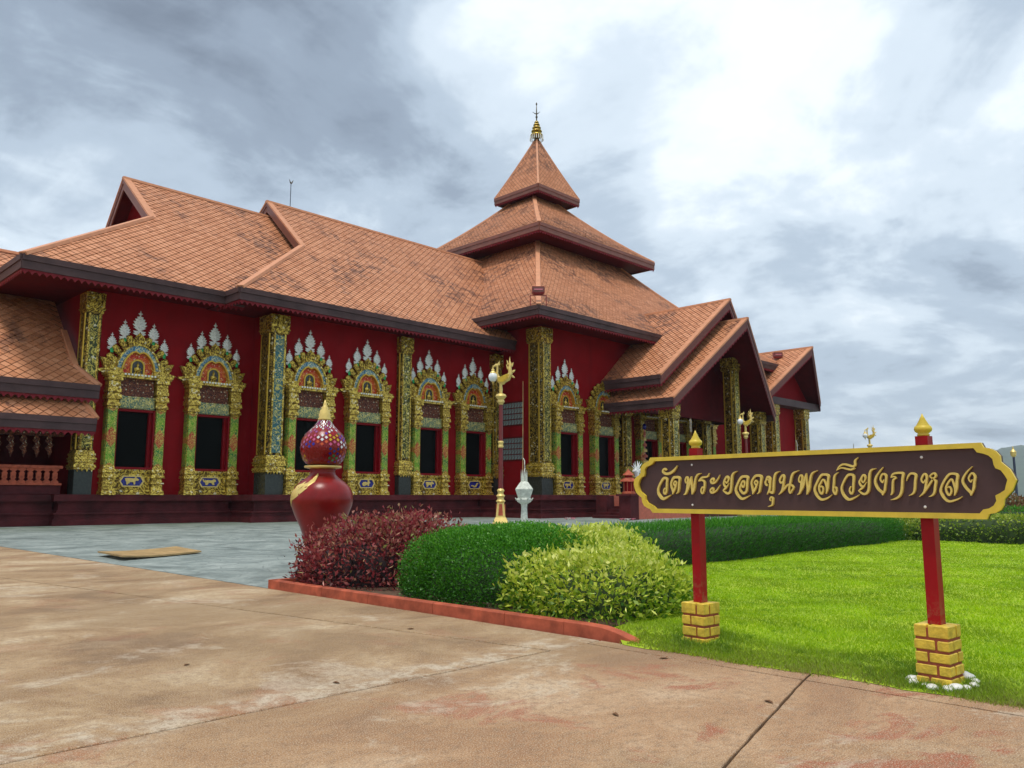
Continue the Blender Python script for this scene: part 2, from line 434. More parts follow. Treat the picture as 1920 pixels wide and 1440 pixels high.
# ================================================================== the setting: ground, road, plaza, lawn
t = NT('ground_mat'); t.set(Roughness=0.95)
t.col(t.ramp(t.noise(0.02, 6), [(0.35, (0.05, 0.09, 0.025)), (0.7, (0.11, 0.13, 0.05))]))
# concrete of the road: warm grey, washed with red earth, pale where the cement is scoured
t = NT('road_mat'); t.set(Roughness=0.88, Specular_IOR_Level=0.3)
big = t.noise(0.32, 6, 0.62, 0.5); mid = t.noise(1.3, 7, 0.65, 0.3); fine = t.noise(14, 6, 0.7)
grit = t.noise(120, 3, 0.6)
broom = t.noise(3.0, 5, 0.6, 0.1, co=t.co((0.55, 26, 1), rot=(0, 0, 0.05)))
base_n = t.noise(0.50, 12, 0.70, 0.6, co=t.co((1.0, 1.35, 1), rot=(0, 0, 0.3)))
c = t.ramp(base_n, [(0.37, (0.150, 0.075, 0.026)), (0.46, (0.275, 0.155, 0.062)), (0.54, (0.39, 0.250, 0.122)), (0.63, (0.57, 0.435, 0.275))])
c = t.mix(t.math('MULTIPLY', t.step(mid, 0.5, 0.66), 0.35), c, (0.47, 0.33, 0.19))
yy = t.xyz(1)
redzone = t.math('MULTIPLY', t.step(yy, 6.2, 3.2), 1.0)          # the slab by the lawn carries more red earth
c = t.mix(t.math('MULTIPLY', redzone, 0.40), c, (0.48, 0.225, 0.110))
olive = t.math('MULTIPLY', t.step(big, 0.48, 0.60), 0.50)
c = t.mix(olive, c, (0.235, 0.145, 0.060))
redst = t.math('MULTIPLY', t.step(t.noise(0.9, 7, 0.68, 0.8, co=t.co(loc=(5, 2, 0))), 0.55, 0.63), t.math('ADD', t.math('MULTIPLY', redzone, 0.70), 0.22))
c = t.mix(redst, c, (0.33, 0.080, 0.030))
pale = t.math('MULTIPLY', t.step(t.noise(0.55, 10, 0.78, 0.6, co=t.co(loc=(2, 9, 0))), 0.54, 0.62), 0.55)
band = t.math('MULTIPLY', t.step(t.math('ABSOLUTE', t.math('SUBTRACT', t.math('ADD', yy, t.math('MULTIPLY', t.noise(1.1, 6, 0.7), 0.5)), 5.50)), 0.34, 0.10), t.step(t.noise(3.2, 8, 0.75, 0.5), 0.44, 0.60))
c = t.mix(t.math('MAXIMUM', pale, t.math('MULTIPLY', band, 0.8)), c, (0.58, 0.49, 0.37))
c = t.mix(t.math('MULTIPLY', t.step(broom, 0.35, 0.75), 0.30), c, (0.25, 0.155, 0.09))
c = t.mix(t.math('MULTIPLY', t.step(fine, 0.48, 0.62), 0.55), c, (0.22, 0.125, 0.065))
spk = t.noise(55, 5, 0.7)
c = t.mix(t.math('MULTIPLY', t.step(spk, 0.50, 0.62), 0.55), c, (0.17, 0.095, 0.05))
c = t.mix(t.math('MULTIPLY', t.step(grit, 0.48, 0.66), 0.60), c, (0.68, 0.57, 0.43))
t.col(c)
t.bump(t.math('ADD', t.math('MULTIPLY', broom, 0.6), t.math('ADD', t.math('MULTIPLY', fine, 0.6), t.math('MULTIPLY', grit, 0.5))), 0.5, 0.015)
t = NT('plaza_mat'); t.set(Roughness=0.6)
n_ = t.noise(0.8, 10, 0.72, 0.6); sm = t.noise(7, 5, 0.65)
st = t.vor(2.1, 'DISTANCE_TO_EDGE', 'Distance', co=t.co((1, 1, 1)))
c = t.ramp(n_, [(0.36, (0.125, 0.152, 0.142)), (0.5, (0.235, 0.275, 0.255)), (0.63, (0.37, 0.41, 0.38))])
c = t.mix(t.math('MULTIPLY', t.step(sm, 0.45, 0.7), 0.4), c, (0.15, 0.18, 0.17))
c = t.mix(t.math('MULTIPLY', t.step(st, 0.05, 0.0), 0.5), c, (0.11, 0.13, 0.125))
gr = t.math('MULTIPLY', t.step(t.xyz(1), 33.0, 41.5), t.step(t.noise(0.5, 5), 0.35, 0.6))
c = t.mix(t.math('MULTIPLY', gr, 0.65), c, (0.075, 0.115, 0.06))
t.col(c); t.bump(t.math('ADD', sm, st), 0.5, 0.02)
t = NT('lawn_mat'); t.set(Roughness=0.9)
t.col(t.ramp(t.noise(1.5, 6, 0.6), [(0.3, (0.24, 0.36, 0.006)), (0.7, (0.36, 0.46, 0.010))]))

g = MB(); g.box(-4500, 4500, -4500, 4500, -1.0, -0.07)
tag(g.build('ground', 'ground_mat'), kind='structure')

road = MB(); road.box(-60, 6.60, -60, 60, -0.069, -0.056)
simple('joint_dirt', (0.10, 0.055, 0.03), 0.95, var=0.3, scale=9)
road_o = tag(road.build('road', 'joint_dirt'), kind='structure')
JX = lambda y: 6.45 - 0.149 * (y - 0.10) if False else 5.71 - 0.149 * (y - 5.05)
J2 = lambda x: 2.29 + (x - 3.92) * 0.2596
def slab(pts, inset=0.009, z=0.0):
    c = Vector((sum(p[0] for p in pts) / len(pts), sum(p[1] for p in pts) / len(pts)))
    q = []
    n = len(pts)
    for i in range(n):
        a, b, d = Vector(pts[i - 1]), Vector(pts[i]), Vector(pts[(i + 1) % n])
        e1 = (b - a).normalized(); e2 = (d - b).normalized()
        n1 = Vector((-e1.y, e1.x)); n2 = Vector((-e2.y, e2.x))
        m = (n1 + n2); m = m / max(0.3, m.dot(n1)) if m.length > 1e-6 else n1
        q.append(b + m * inset)
    dense = []
    for i in range(n):                                   # edges chip and wander a little
        a, b = q[i], q[(i + 1) % n]; L = (b - a).length
        nr = Vector((-(b - a).y, (b - a).x)).normalized()
        k = int(min(90, L / 0.12)) if min(a.length, b.length) < 14 or L > 8 else 1
        for j in range(max(1, k)):
            p = a + (b - a) * (j / max(1, k))
            if j: p = p + nr * (0.003 * math.sin(j * 1.7 + i) * math.sin(j * 0.61) + random.uniform(-0.002, 0.003))
            dense.append(p)
    q = dense; n = len(q)
    mb = MB()
    ch = 0.008
    qi = [p + (c - p).normalized() * ch for p in q]
    vs = [(p.x, p.y, -0.054) for p in q] + [(p.x, p.y, z - 0.006) for p in q] + [(p.x, p.y, z) for p in qi]
    fs = [tuple(range(2 * n, 3 * n))]
    for k in (0, 1):
        fs += [(k * n + i, k * n + (i + 1) % n, (k + 1) * n + (i + 1) % n, (k + 1) * n + i) for i in range(n)]
    mb.add(vs, fs)
    return mb.build('slab', 'road_mat', road_o)
ys = [5.05, 14.2, 24.0, 34.0, 58.0]
for a, b in zip(ys, ys[1:]):
    slab([(-8, a), (JX(a), a), (JX(b), b), (-8, b)], 0.020)
    slab([(-30, a), (-8, a), (-8, b), (-30, b)])
ys = [5.05, 8.1, 14.2, 24.0, 34.0, 58.0]
for a, b in zip(ys, ys[1:]):
    slab([(JX(a), a), (6.44, a), (6.44, b), (JX(b), b)])
slab([(-8, J2(-8)), (6.17, J2(6.17)), (6.22, 5.05), (-8, 5.05)], 0.008)
slab([(-8, -9), (6.12, -9), (6.17, J2(6.17)), (-8, J2(-8))])
slab([(6.17, J2(6.17)), (6.44, J2(6.4)), (6.44, 5.05), (6.22, 5.05)])
slab([(6.12, -9), (6.44, -9), (6.44, J2(6.4)), (6.17, J2(6.17))])
slab([(-30, -40), (-8, -40), (-8, 5.05), (-30, 5.05)])
slab([(-8, -40), (6.44, -40), (6.44, -9), (-8, -9)])

pz = MB()
pz.box(6.478, 130, 9.95, 70, -0.055, -0.004)
tag(pz.build('plaza', 'plaza_mat'), kind='structure')
pz = MB(); pz.box(26.9, 130, -60, 9.95, -0.07, -0.006)
tag(pz.build('path', 'plaza_mat'), kind='structure')

def lawn_z(x, y):
    b = 0.085 * np.exp(-((x - 7.6) ** 2 / 0.9 + (y - 4.6) ** 2 / 0.8))
    e = np.clip((x - 6.45) / 0.5, 0, 1)
    r = 0.012 * np.sin(x * 1.7 + y * 0.9) + 0.010 * np.sin(y * 2.3 - x * 0.6)
    return 0.004 + (0.03 + b + r) * e * e * (3 - 2 * e)
xs = np.concatenate([np.arange(6.40, 9, 0.1), np.arange(9, 27.0, 0.45)]); yv = np.concatenate([np.arange(-30, -2, 1.0), np.arange(-2, 9.96, 0.15)])
X, Y = np.meshgrid(xs, yv, indexing='ij')
edge = np.where(X < 6.45, 0.03 * np.sin(Y * 5.1) + 0.02 * np.sin(Y * 13.7), 0)
X = np.where((Y > 4.75) & (X < 6.58), 6.58 + (X - 6.4) * 0.01, X)
V = np.c_[(X + edge).ravel(), Y.ravel(), lawn_z(X, Y).ravel()]
ni, nj = X.shape
I = (np.arange(ni - 1)[:, None] * nj + np.arange(nj - 1)[None]).ravel()
F = np.c_[I, I + nj, I + nj + 1, I + 1]
lawn_me = np_mesh('lawn', V, F, 'lawn_mat', smooth=True)
lawn_o = tag(obj('lawn', lawn_me), kind='structure')

# grass blades, denser and shorter close by
def blades():
    n0 = 420000
    r = np.exp(RNG.uniform(math.log(5.5), math.log(34.0), n0)); az = HEAD - np.radians(RNG.uniform(-4, 46, n0))
    P = np.c_[r * np.cos(az), r * np.sin(az)]
    P = np.concatenate([P, np.c_[RNG.uniform(6.36, 6.8, 16000), RNG.uniform(0.2, 4.8, 16000)]])
    P = P[(P[:, 0] > 6.3) & (P[:, 0] < 26.8) & (P[:, 1] < 9.3) & (P[:, 1] > -9)]
    keep = ~((P[:, 0] > 6.5) & (P[:, 0] < np.where(P[:, 1] < 6.95, 8.15, 9.55)) & (P[:, 1] > 5.15))
    for (cx, cy) in ((6.9, 4.2), (6.72, 2.06)):
        keep &= ~((abs(P[:, 0] - cx) < 0.16) & (abs(P[:, 1] - cy) < 0.16))
    ed = 6.44 + 0.05 * np.sin(P[:, 1] * 3.1) + 0.03 * np.sin(P[:, 1] * 9.7 + 1)
    keep &= P[:, 0] > ed - RNG.random(len(P)) ** 3 * 0.16
    keep &= ~((P[:, 1] > 4.75) & (P[:, 0] < 6.62))
    P = P[keep]; n = len(P)
    dist = np.hypot(P[:, 0], P[:, 1])
    z = lawn_z(P[:, 0], P[:, 1])
    clump = 0.5 + 0.5 * np.sin(P[:, 0] * 4.1 + 2 * np.sin(P[:, 1] * 2.7)) * np.sin(P[:, 1] * 3.7 + 1.5 * np.sin(P[:, 0] * 3.3))
    h = RNG.uniform(0.014, 0.034, n) * (0.7 + 0.6 * clump)
    w = RNG.uniform(0.003, 0.006, n) * np.clip(dist / 7.0, 0.9, 4.0)
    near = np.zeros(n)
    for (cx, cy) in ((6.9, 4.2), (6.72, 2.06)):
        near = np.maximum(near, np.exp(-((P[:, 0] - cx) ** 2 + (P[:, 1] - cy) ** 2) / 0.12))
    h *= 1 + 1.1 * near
    a = RNG.uniform(0, 2 * np.pi, n); le = RNG.uniform(0.2, 1.1, n) * h
    la = RNG.uniform(0, 2 * np.pi, n)
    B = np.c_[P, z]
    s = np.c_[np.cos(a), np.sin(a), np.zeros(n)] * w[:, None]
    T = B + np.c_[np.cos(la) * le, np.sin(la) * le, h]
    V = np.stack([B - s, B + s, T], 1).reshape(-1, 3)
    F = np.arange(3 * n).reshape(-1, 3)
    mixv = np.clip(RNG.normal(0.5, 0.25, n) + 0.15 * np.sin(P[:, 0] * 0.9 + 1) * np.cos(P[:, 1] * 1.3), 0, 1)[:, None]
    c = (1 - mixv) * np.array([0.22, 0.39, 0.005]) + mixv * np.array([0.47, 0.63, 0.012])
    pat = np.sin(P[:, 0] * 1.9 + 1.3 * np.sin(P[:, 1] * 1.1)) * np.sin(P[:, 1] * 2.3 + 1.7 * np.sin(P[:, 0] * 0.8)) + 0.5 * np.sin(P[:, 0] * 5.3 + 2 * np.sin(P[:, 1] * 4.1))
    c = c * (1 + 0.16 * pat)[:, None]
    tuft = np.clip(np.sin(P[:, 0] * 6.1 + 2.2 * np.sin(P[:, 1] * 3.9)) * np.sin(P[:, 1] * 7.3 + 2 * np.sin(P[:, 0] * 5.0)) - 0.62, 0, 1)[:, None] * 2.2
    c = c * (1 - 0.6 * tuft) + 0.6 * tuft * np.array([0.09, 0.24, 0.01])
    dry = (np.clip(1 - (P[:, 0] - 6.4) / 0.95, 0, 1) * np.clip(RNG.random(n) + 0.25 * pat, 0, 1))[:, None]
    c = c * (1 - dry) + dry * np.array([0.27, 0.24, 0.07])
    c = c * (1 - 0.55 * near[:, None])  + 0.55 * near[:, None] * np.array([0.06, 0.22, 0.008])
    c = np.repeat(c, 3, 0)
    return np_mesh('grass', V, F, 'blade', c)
tag(obj('grass', blades()), 'short bright green grass covering the lawn behind the sign', 'grass', kind='stuff')

# far hills at the right
def hills():
    V, F = [], []
    n, m = 60, 10
    for i in range(n + 1):
        az = math.radians(-10 + 62 * i / n)           # right of the view axis
        a = HEAD - az
        hh = 170 + 60 * math.sin(i * 0.21 + 0.5) + 28 * math.sin(i * 0.63) + 10 * math.sin(i * 1.9)
        hh *= min(1.0, max(0.12, (math.degrees(az) - 24) / 7.0))
        for j in range(m + 1):
            f = j / m
            r = 2600 + 1500 * f
            V.append((math.cos(a) * r, math.sin(a) * r, hh * math.sin(f * math.pi / 2) - 3 + 8 * math.sin(i * 2.1 + j * 1.7) * f))
    for i in range(n):
        for j in range(m):
            k = i * (m + 1) + j
            F.append((k, k + 1, k + m + 2, k + m + 1))
    mb = MB(); mb.add(V, F)
    return mb
t = NT('hill_mat'); t.set(Roughness=0.95)
t.col(t.ramp(t.noise(0.02, 8, 0.65), [(0.3, (0.030, 0.055, 0.035)), (0.7, (0.075, 0.11, 0.055))]))
tag(hills().build('hills', 'hill_mat', smooth=True), kind='structure')
# ================================================================== the temple hall
TL = Vector((30, 45, 0))
temple = thing('temple_hall', TL, 'red temple hall with orange tiled tiered roofs and a pyramid tower over its centre', 'temple')
INV = Matrix.Translation(-TL)
def part(mb, name, mats, parent=None, smooth=False, auto=False):
    if parent is None: return mb.build(name, mats, temple, smooth, inv=INV, auto=auto)
    return mb.build(name, mats, parent, smooth, auto=auto)
CX, CY, PT = 55.0, 50.6, 1.48

# ---- plinths
def plinth(x0, x1, y0, y1, top, mat='plinth_red'):
    mb = MB()
    for (o, a, b) in ((0.0, -0.05, 0.26), (-0.06, 0.26, 0.32), (-0.13, 0.32, 0.52), (-0.05, 0.52, 0.60), (-0.22, 0.60, 0.72), (-0.30, 0.72, 1.08), (-0.22, 1.08, 1.16), (-0.02, 1.16, top)):
        mb.box(x0 - o, x1 + o, y0 - o, y1 + o, a, b)
    return part(mb, 'plinth', mat)
plinth(-14, 12.9, 42.85, 60, PT - 0.004)
plinth(12.4, 21.6, 42.35, 60, PT - 0.002)
plinth(21.26, 38.4, 40.0, 61, PT)
plinth(38.0, 73, 34.4, 66, PT + 0.002)
plinth(47.0, 64.2, 29.0, 34.8, PT + 0.004)
plinth(66.5, 80.5, 33.2, 45, PT + 0.006)

# ---- walls
def wall(x0, x1, y0, y1, z0, z1, mat='red_wall'):
    return part(MB().box(x0, x1, y0, y1, z0, z1), 'wall', mat)
wall(13.5, 22.6, 42.95, 58.2, 1.40, 12.1)
wall(22.55, 40.9, 40.85, 60.3, 1.41, 12.15)
wall(40.55, 69.4, 36.75, 64.5, 1.42, 13.6)
wall(CX - 5.6, CX + 5.6, CY - 5.6, CY + 5.6, 19.8, 23.3)
wall(55.1 - 1.4, 55.1 + 1.4, 50.5 - 1.4, 50.5 + 1.4, 26.5, 29.6, 'red_dark')
wall(68.9, 78.0, 34.9, 45, 1.43, 10.5)
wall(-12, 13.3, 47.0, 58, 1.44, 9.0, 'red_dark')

# ---- roofs
TILE = []          # all roofs, tiled at the end: (roof_obj, polys, fmap, w, h, planar frame or None)
def planar(O, U, Vd):
    O, U, Vd = Vector(O), Vector(U).normalized(), Vector(Vd).normalized()
    N = U.cross(Vd).normalized()
    def f(u, v, n): return O + U * u + Vd * v + N * n
    f.frame = (O, U, Vd, N)
    return f
def sheet(polys, f, name='roof', thick=0.20, nv=1):
    mb = MB()
    for p in polys:
        k = len(p)
        top = [tuple(f(u, v, -0.03)) for u, v in p]; bot = [tuple(f(u, v, -thick)) for u, v in p]
        mb.cur = 0; mb.add(top, [tuple(range(k))])
        mb.cur = 1; mb.add(bot, [tuple(range(k - 1, -1, -1))])
        mb.cur = 0
        mb.add(top + bot, [(i, k + i, k + (i + 1) % k, (i + 1) % k) for i in range(k)])
    return part(mb, name, ['roof_under', 'red_dark'])
def roof(polys, f, w=0.50, h=0.50, tiled=True):
    o = sheet(polys, f)
    if tiled: TILE.append((o, polys, f, w, h, getattr(f, 'frame', None)))
    return o
def fascia(o, p0, p1, out, mat='fascia', hgt=0.66, lace=True, step=0.30):
    """two boards under a tile edge plus a cut-out lace strip hanging below"""
    p0, p1, out = Vector(p0), Vector(p1), Vector(out).normalized()
    a = MB(); a.beam(p0, p1, out, -0.10, 0.10, -0.27, 0.01); part(a, 'fascia_board', mat, o)
    a = MB(); a.beam(p0, p1, out, -0.12, 0.045, -hgt, -0.272); part(a, 'fascia_board', mat, o)
    if lace:
        L = (p1 - p0).length; n = max(2, int(L / step)); d = (p1 - p0) / n
        a = MB(); q = out * -0.02
        vs, fs = [], []
        for i in range(n):
            b = p0 + d * i + q
            pts = [(0.0, -hgt), (1.0, -hgt), (1.0, -hgt - 0.09), (0.75, -hgt - 0.14), (0.5, -hgt - 0.25), (0.25, -hgt - 0.14), (0.0, -hgt - 0.09)]
            k = len(vs)
            for fr, z in pts: vs.append(tuple(b + d * fr + Vector((0, 0, z))))
            for fr, z in pts: vs.append(tuple(b + d * fr + Vector((0, 0, z)) - out * 0.03))
            fs.append(tuple(k + j for j in range(7))); fs.append(tuple(k + 13 - j for j in range(7)))
            fs += [(k + j, k + j + 1, k + 8 + j, k + 7 + j) for j in range(2, 6)]
        a.add(vs, fs); part(a, 'eave_lace', 'lace_red', o)
def cap(o, pts, w=0.17, h=0.10, mat='cap_orange', name='ridge_cap'):
    a = MB()
    for p, q in zip(pts, pts[1:]):
        p, q = Vector(p), Vector(q)
        d = (q - p).normalized(); s = d.cross(Vector((0, 0, 1)))
        if s.length < 1e-3: s = Vector((1, 0, 0))
        s.normalize(); up = s.cross(d).normalized()
        vs = []
        for e in (p, q):
            vs += [tuple(e - s * w - up * 0.06), tuple(e - s * w * 0.8 + up * h), tuple(e + s * w * 0.8 + up * h), tuple(e + s * w - up * 0.06)]
        a.add(vs, [(0, 1, 2, 3), (7, 6, 5, 4), (0, 4, 5, 1), (1, 5, 6, 2), (2, 6, 7, 3), (3, 7, 4, 0)])
    return part(a, name, mat, o)
def verge(o, foot, tip, out, inn, mat='fascia_red', deep=0.62, lace=True):
    """barge board along a gable edge: orange cap on the tiles, brown board hanging from it"""
    foot, tip, out = Vector(foot), Vector(tip), Vector(out).normalized()
    inn = Vector(inn)
    a = MB()
    lift = Vector((0, 0, 0.10))
    vs = [tuple(p + q + r) for p in (foot, tip) for q, r in ((out * 0.10, lift), (inn * 0.34, lift + Vector((0, 0, -0.02))), (inn * 0.36, Vector((0, 0, -0.05))), (out * 0.10, Vector((0, 0, -0.05))))]
    a.add(vs, [(0, 1, 2, 3), (7, 6, 5, 4), (0, 4, 5, 1), (1, 5, 6, 2), (2, 6, 7, 3), (3, 7, 4, 0)])
    part(a, 'verge_cap', 'cap_orange', o)
    a = MB(); a.beam(foot, tip, out, -0.02, 0.07, -0.30, -0.052); part(a, 'barge_board', mat, o)
    a = MB(); a.beam(foot, tip, out, -0.06, 0.02, -deep - 0.1, -0.302); part(a, 'barge_board', mat, o)
    if lace:
        L = (tip - foot).length; n = max(2, int(L / 0.36)); d = (tip - foot) / n
        vs, fs = [], []
        for i in range(n):
            b = foot + d * i - out * 0.02; k = len(vs); z0 = -deep - 0.1
            for fr, z in ((0, z0), (1, z0), (1, z0 - 0.08), (0.5, z0 - 0.24), (0, z0 - 0.08)): vs.append(tuple(b + d * fr + Vector((0, 0, z))))
            fs.append((k, k + 1, k + 2, k + 3, k + 4))
        a = MB(); a.add(vs, fs); part(a, 'gable_lace', 'lace_red', o)

# nave, first bay (left) ------------------------------------------------
E1x, E1y, EZ, R1z = 9.80, 40.50, 12.30, 21.0
G1 = Vector((17.62, 46.55, 17.51)); L1 = math.hypot(CY - E1y, R1z - EZ); v1 = (G1.y - E1y) / (CY - E1y) * L1
f1 = planar((0, E1y, EZ), (1, 0, 0), (0, CY - E1y, R1z - EZ))
r1 = roof([[(E1x, 0), (21.4, 0), (27.4, v1), (G1.x, v1)], [(G1.x, v1), (27.4, v1), (27.4, L1), (17.40, L1)]], f1)
fb = planar((0, 2 * CY - E1y, EZ), (-1, 0, 0), (0, -(CY - E1y), R1z - EZ))
roof([[(-27.4, 0), (-E1x, 0), (-G1.x, v1), (-27.4, v1)], [(-27.4, v1), (-G1.x, v1), (-17.40, L1), (-27.4, L1)]], fb, tiled=False)
fe = planar((E1x, 0, EZ), (0, -1, 0), (G1.x - E1x, 0, G1.z - EZ)); Le = math.hypot(G1.x - E1x, G1.z - EZ)
roof([[(-(2 * CY - E1y), 0), (-E1y, 0), (-G1.y, Le), (-(2 * CY - G1.y), Le)]], fe)
fascia(r1, (E1x, E1y, EZ), (20.6, E1y, EZ), (0, -1, 0))
fascia(r1, (E1x, 2 * CY - E1y, EZ), (E1x, E1y, EZ), (-1, 0, 0))
cap(r1, [(E1x, E1y, EZ), tuple(G1)], 0.22)
cap(r1, [(17.3, CY, R1z), (27.6, CY, R1z)])
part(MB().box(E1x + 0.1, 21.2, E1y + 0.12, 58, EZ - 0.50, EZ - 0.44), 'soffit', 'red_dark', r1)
def gable(o, tip, G, yc, dx=0.0):
    """upright triangle closing a hipped gable that faces -X, with barge boards"""
    Gm = Vector((G.x, 2 * yc - G.y, G.z))
    a = MB(); b = 0.9
    a.add([(G.x + b, G.y, G.z), (G.x + b, Gm.y, G.z), (tip.x + b, yc, tip.z - 0.3), (G.x + b + 0.2, G.y, G.z), (G.x + b + 0.2, Gm.y, G.z), (tip.x + b + 0.2, yc, tip.z - 0.3)], [(0, 1, 2), (5, 4, 3), (0, 3, 4, 1), (1, 4, 5, 2), (2, 5, 3, 0)])
    part(a, 'gable_wall', 'red_wall', o)
    verge(o, G, tip, (-1, 0, 0), (1.0, 0, 0), lace=False, mat='fascia_red')
    verge(o, Gm, tip, (-1, 0, 0), (1.0, 0, 0), lace=False, mat='fascia_red')
gable(r1, Vector((17.40, CY, R1z)), G1, CY)

# nave, second bay ------------------------------------------------------
E2x, E2y, R2z = 19.50, 38.90, 22.1
G2 = Vector((26.76, 45.17, 17.55)); L2 = math.hypot(CY - E2y, R2z - EZ); v2 = (G2.y - E2y) / (CY - E2y) * L2
f2 = planar((0, E2y, EZ), (1, 0, 0), (0, CY - E2y, R2z - EZ))
r2 = roof([[(E2x, 0), (41.0, 0), (46.5, v2), (G2.x, v2)], [(G2.x, v2), (46.5, v2), (49.5, L2), (27.1, L2)]], f2)
fb = planar((0, 2 * CY - E2y, EZ), (-1, 0, 0), (0, -(CY - E2y), R2z - EZ))
roof([[(-41.0, 0), (-E2x, 0), (-G2.x, v2), (-46.5, v2)], [(-46.5, v2), (-G2.x, v2), (-27.1, L2), (-49.5, L2)]], fb, tiled=False)
fe = planar((E2x, 0, EZ), (0, -1, 0), (G2.x - E2x, 0, G2.z - EZ)); Le = math.hypot(G2.x - E2x, G2.z - EZ)
roof([[(-(2 * CY - E2y), 0), (-E2y, 0), (-G2.y, Le), (-(2 * CY - G2.y), Le)]], fe, tiled=False)
fascia(r2, (E2x, E2y, EZ), (40.3, E2y, EZ), (0, -1, 0))
fascia(r2, (E2x, 41.6, EZ), (E2x, E2y, EZ), (-1, 0, 0))
cap(r2, [(E2x, E2y, EZ), tuple(G2)], 0.22)
cap(r2, [(27.0, CY, R2z), (49.0, CY, R2z)])
part(MB().box(E2x + 0.1, 40.5, E2y + 0.12, 60, EZ - 0.56, EZ - 0.51), 'soffit', 'red_dark', r2)
gable(r2, Vector((27.1, CY, R2z)), G2, CY)

# tower: three curved pyramid tiers ------------------------------------
def tier(cx, cy, ex, ey, nx, ny, ze, zn, a, mat, w, h, drop=0.66, sides=(0, 1), soff=None):
    run = ((ex - nx) + (ey - ny)) / 2; L = math.hypot(run, zn - ze)
    zf = lambda f: ze + (zn - ze) * (a * f + (1 - a) * f * f)
    def mk(side):
        def f(u, v, n):
            t = v / L; hx = ex + (nx - ex) * t; hy = ey + (ny - ey) * t
            dz = (zn - ze) * (a + 2 * (1 - a) * t); dr = run
            m = math.hypot(dz, dr); o, zz = dz / m * n, dr / m * n
            if side == 0: return Vector((cx + u, cy - hy - o, zf(t) + zz))
            if side == 1: return Vector((cx - hx - o, cy - u, zf(t) + zz))
            if side == 2: return Vector((cx - u, cy + hy + o, zf(t) + zz))
            return Vector((cx + hx + o, cy + u, zf(t) + zz))
        return f
    root = None
    for side in range(4):
        f = mk(side); e, n_ = (ex, nx) if side % 2 == 0 else (ey, ny)
        nv = 8
        polys = []
        for k in range(nv):
            t0, t1 = k / nv, (k + 1) / nv
            h0, h1 = e + (n_ - e) * t0, e + (n_ - e) * t1
            polys.append([(-h0, t0 * L), (h0, t0 * L), (h1, t1 * L), (-h1, t1 * L)])
        o = sheet(polys, f, thick=0.16)
        if side in sides: TILE.append((o, [[(-e, 0), (e, 0), (n_, L), (-n_, L)]], f, w, h, None))
        if side == 0: root = o
    for (sx, sy) in ((-1, -1), (1, -1), (-1, 1), (1, 1)):
        pts = []
        for k in range(9):
            t = k / 8
            pts.append((cx + sx * (ex + (nx - ex) * t), cy + sy * (ey + (ny - ey) * t), zf(t)))
        cap(root, pts, 0.20 if ex > 3 else 0.10, 0.09)
    P = [(cx - ex, cy - ey, ze), (cx + ex, cy - ey, ze), (cx + ex, cy + ey, ze), (cx - ex, cy + ey, ze)]
    for i, out in enumerate(((0, -1, 0), (1, 0, 0), (0, 1, 0), (-1, 0, 0))):
        fascia(root, P[i], P[(i + 1) % 4], out, mat, drop, lace=i in (0, 3))
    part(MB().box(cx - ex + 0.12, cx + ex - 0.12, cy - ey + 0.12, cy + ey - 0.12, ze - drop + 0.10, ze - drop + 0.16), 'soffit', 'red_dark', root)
    return root
t1o = tier(CX, CY, 17.35, 16.4, 5.9, 5.9, 13.7, 23.0, 0.74, 'fascia', 0.40, 0.42, 0.62)
t2o = tier(CX, CY, 8.2, 8.2, 1.5, 1.5, 23.6, 29.5, 0.80, 'fascia_red', 0.40, 0.42, 0.66)
t3o = tier(55.25, 50.35, 2.95, 2.85, 0.10, 0.10, 29.9, 36.0, 0.92, 'fascia_red', 0.36, 0.38, 0.60)

# front porch: two stacked gables projecting from the tower -------------
def porch(cx, half, ze, zr, yfoot, ytip, yb_e, yb_r, mat, w=0.50, h=0.50, lace=True):
    L = math.hypot(half, zr - ze)
    fl = planar((cx - half, 0, ze), (0, -1, 0), (half, 0, zr - ze))
    o = roof([[(-yb_e, 0), (-yfoot, 0), (-ytip, L), (-yb_r, L)]], fl, w, h)
    fr = planar((cx + half, 0, ze), (0, 1, 0), (-half, 0, zr - ze))
    roof([[(yfoot, 0), (yb_e, 0), (yb_r, L), (ytip, L)]], fr, w, h)
    fascia(o, (cx - half, yb_e, ze), (cx - half, yfoot, ze), (-1, 0, 0), mat, 0.66, lace)
    fascia(o, (cx + half, yfoot, ze), (cx + half, yb_e, ze), (1, 0, 0), mat, 0.66, False)
    tip = Vector((cx, ytip, zr))
    verge(o, (cx - half, yfoot, ze), tip, (0, -1, 0), (0, 1.0, 0), 'brown_board', 0.60)
    verge(o, (cx + half, yfoot, ze), tip, (0, -1, 0), (0, 1.0, 0), 'brown_board', 0.60)
    cap(o, [(cx, ytip - 0.1, zr), (cx, yb_r, zr)], 0.15)
    return o
p1 = porch(55.0, 7.6, 9.9, 16.4, 31.5, 30.1, 37.2, 40.0, 'fascia')
p2 = porch(55.0, 7.6, 8.2, 14.7, 30.5, 28.7, 37.0, 36.9, 'fascia')
a = MB(); a.prism([(47.7, 8.0), (62.3, 8.0), (55, 14.3)], 33.4, 33.6); part(a, 'gable_wall', 'red_dark', p2)
part(MB().box(47.7, 62.3, 33.3, 33.75, 7.4, 8.0), 'tie_beam', 'red_dark', p2)
part(MB().lathe([(0.02, 0), (0.55, 0.02), (0.62, 0.07), (0.4, 0.1), (0.02, 0.12)], 16).transform(Matrix.Translation((54.0, 33.38, 10.6)) @ Matrix.Rotation(math.radians(90), 4, 'X')), 'gable_rosette', 'relief_red', p2)
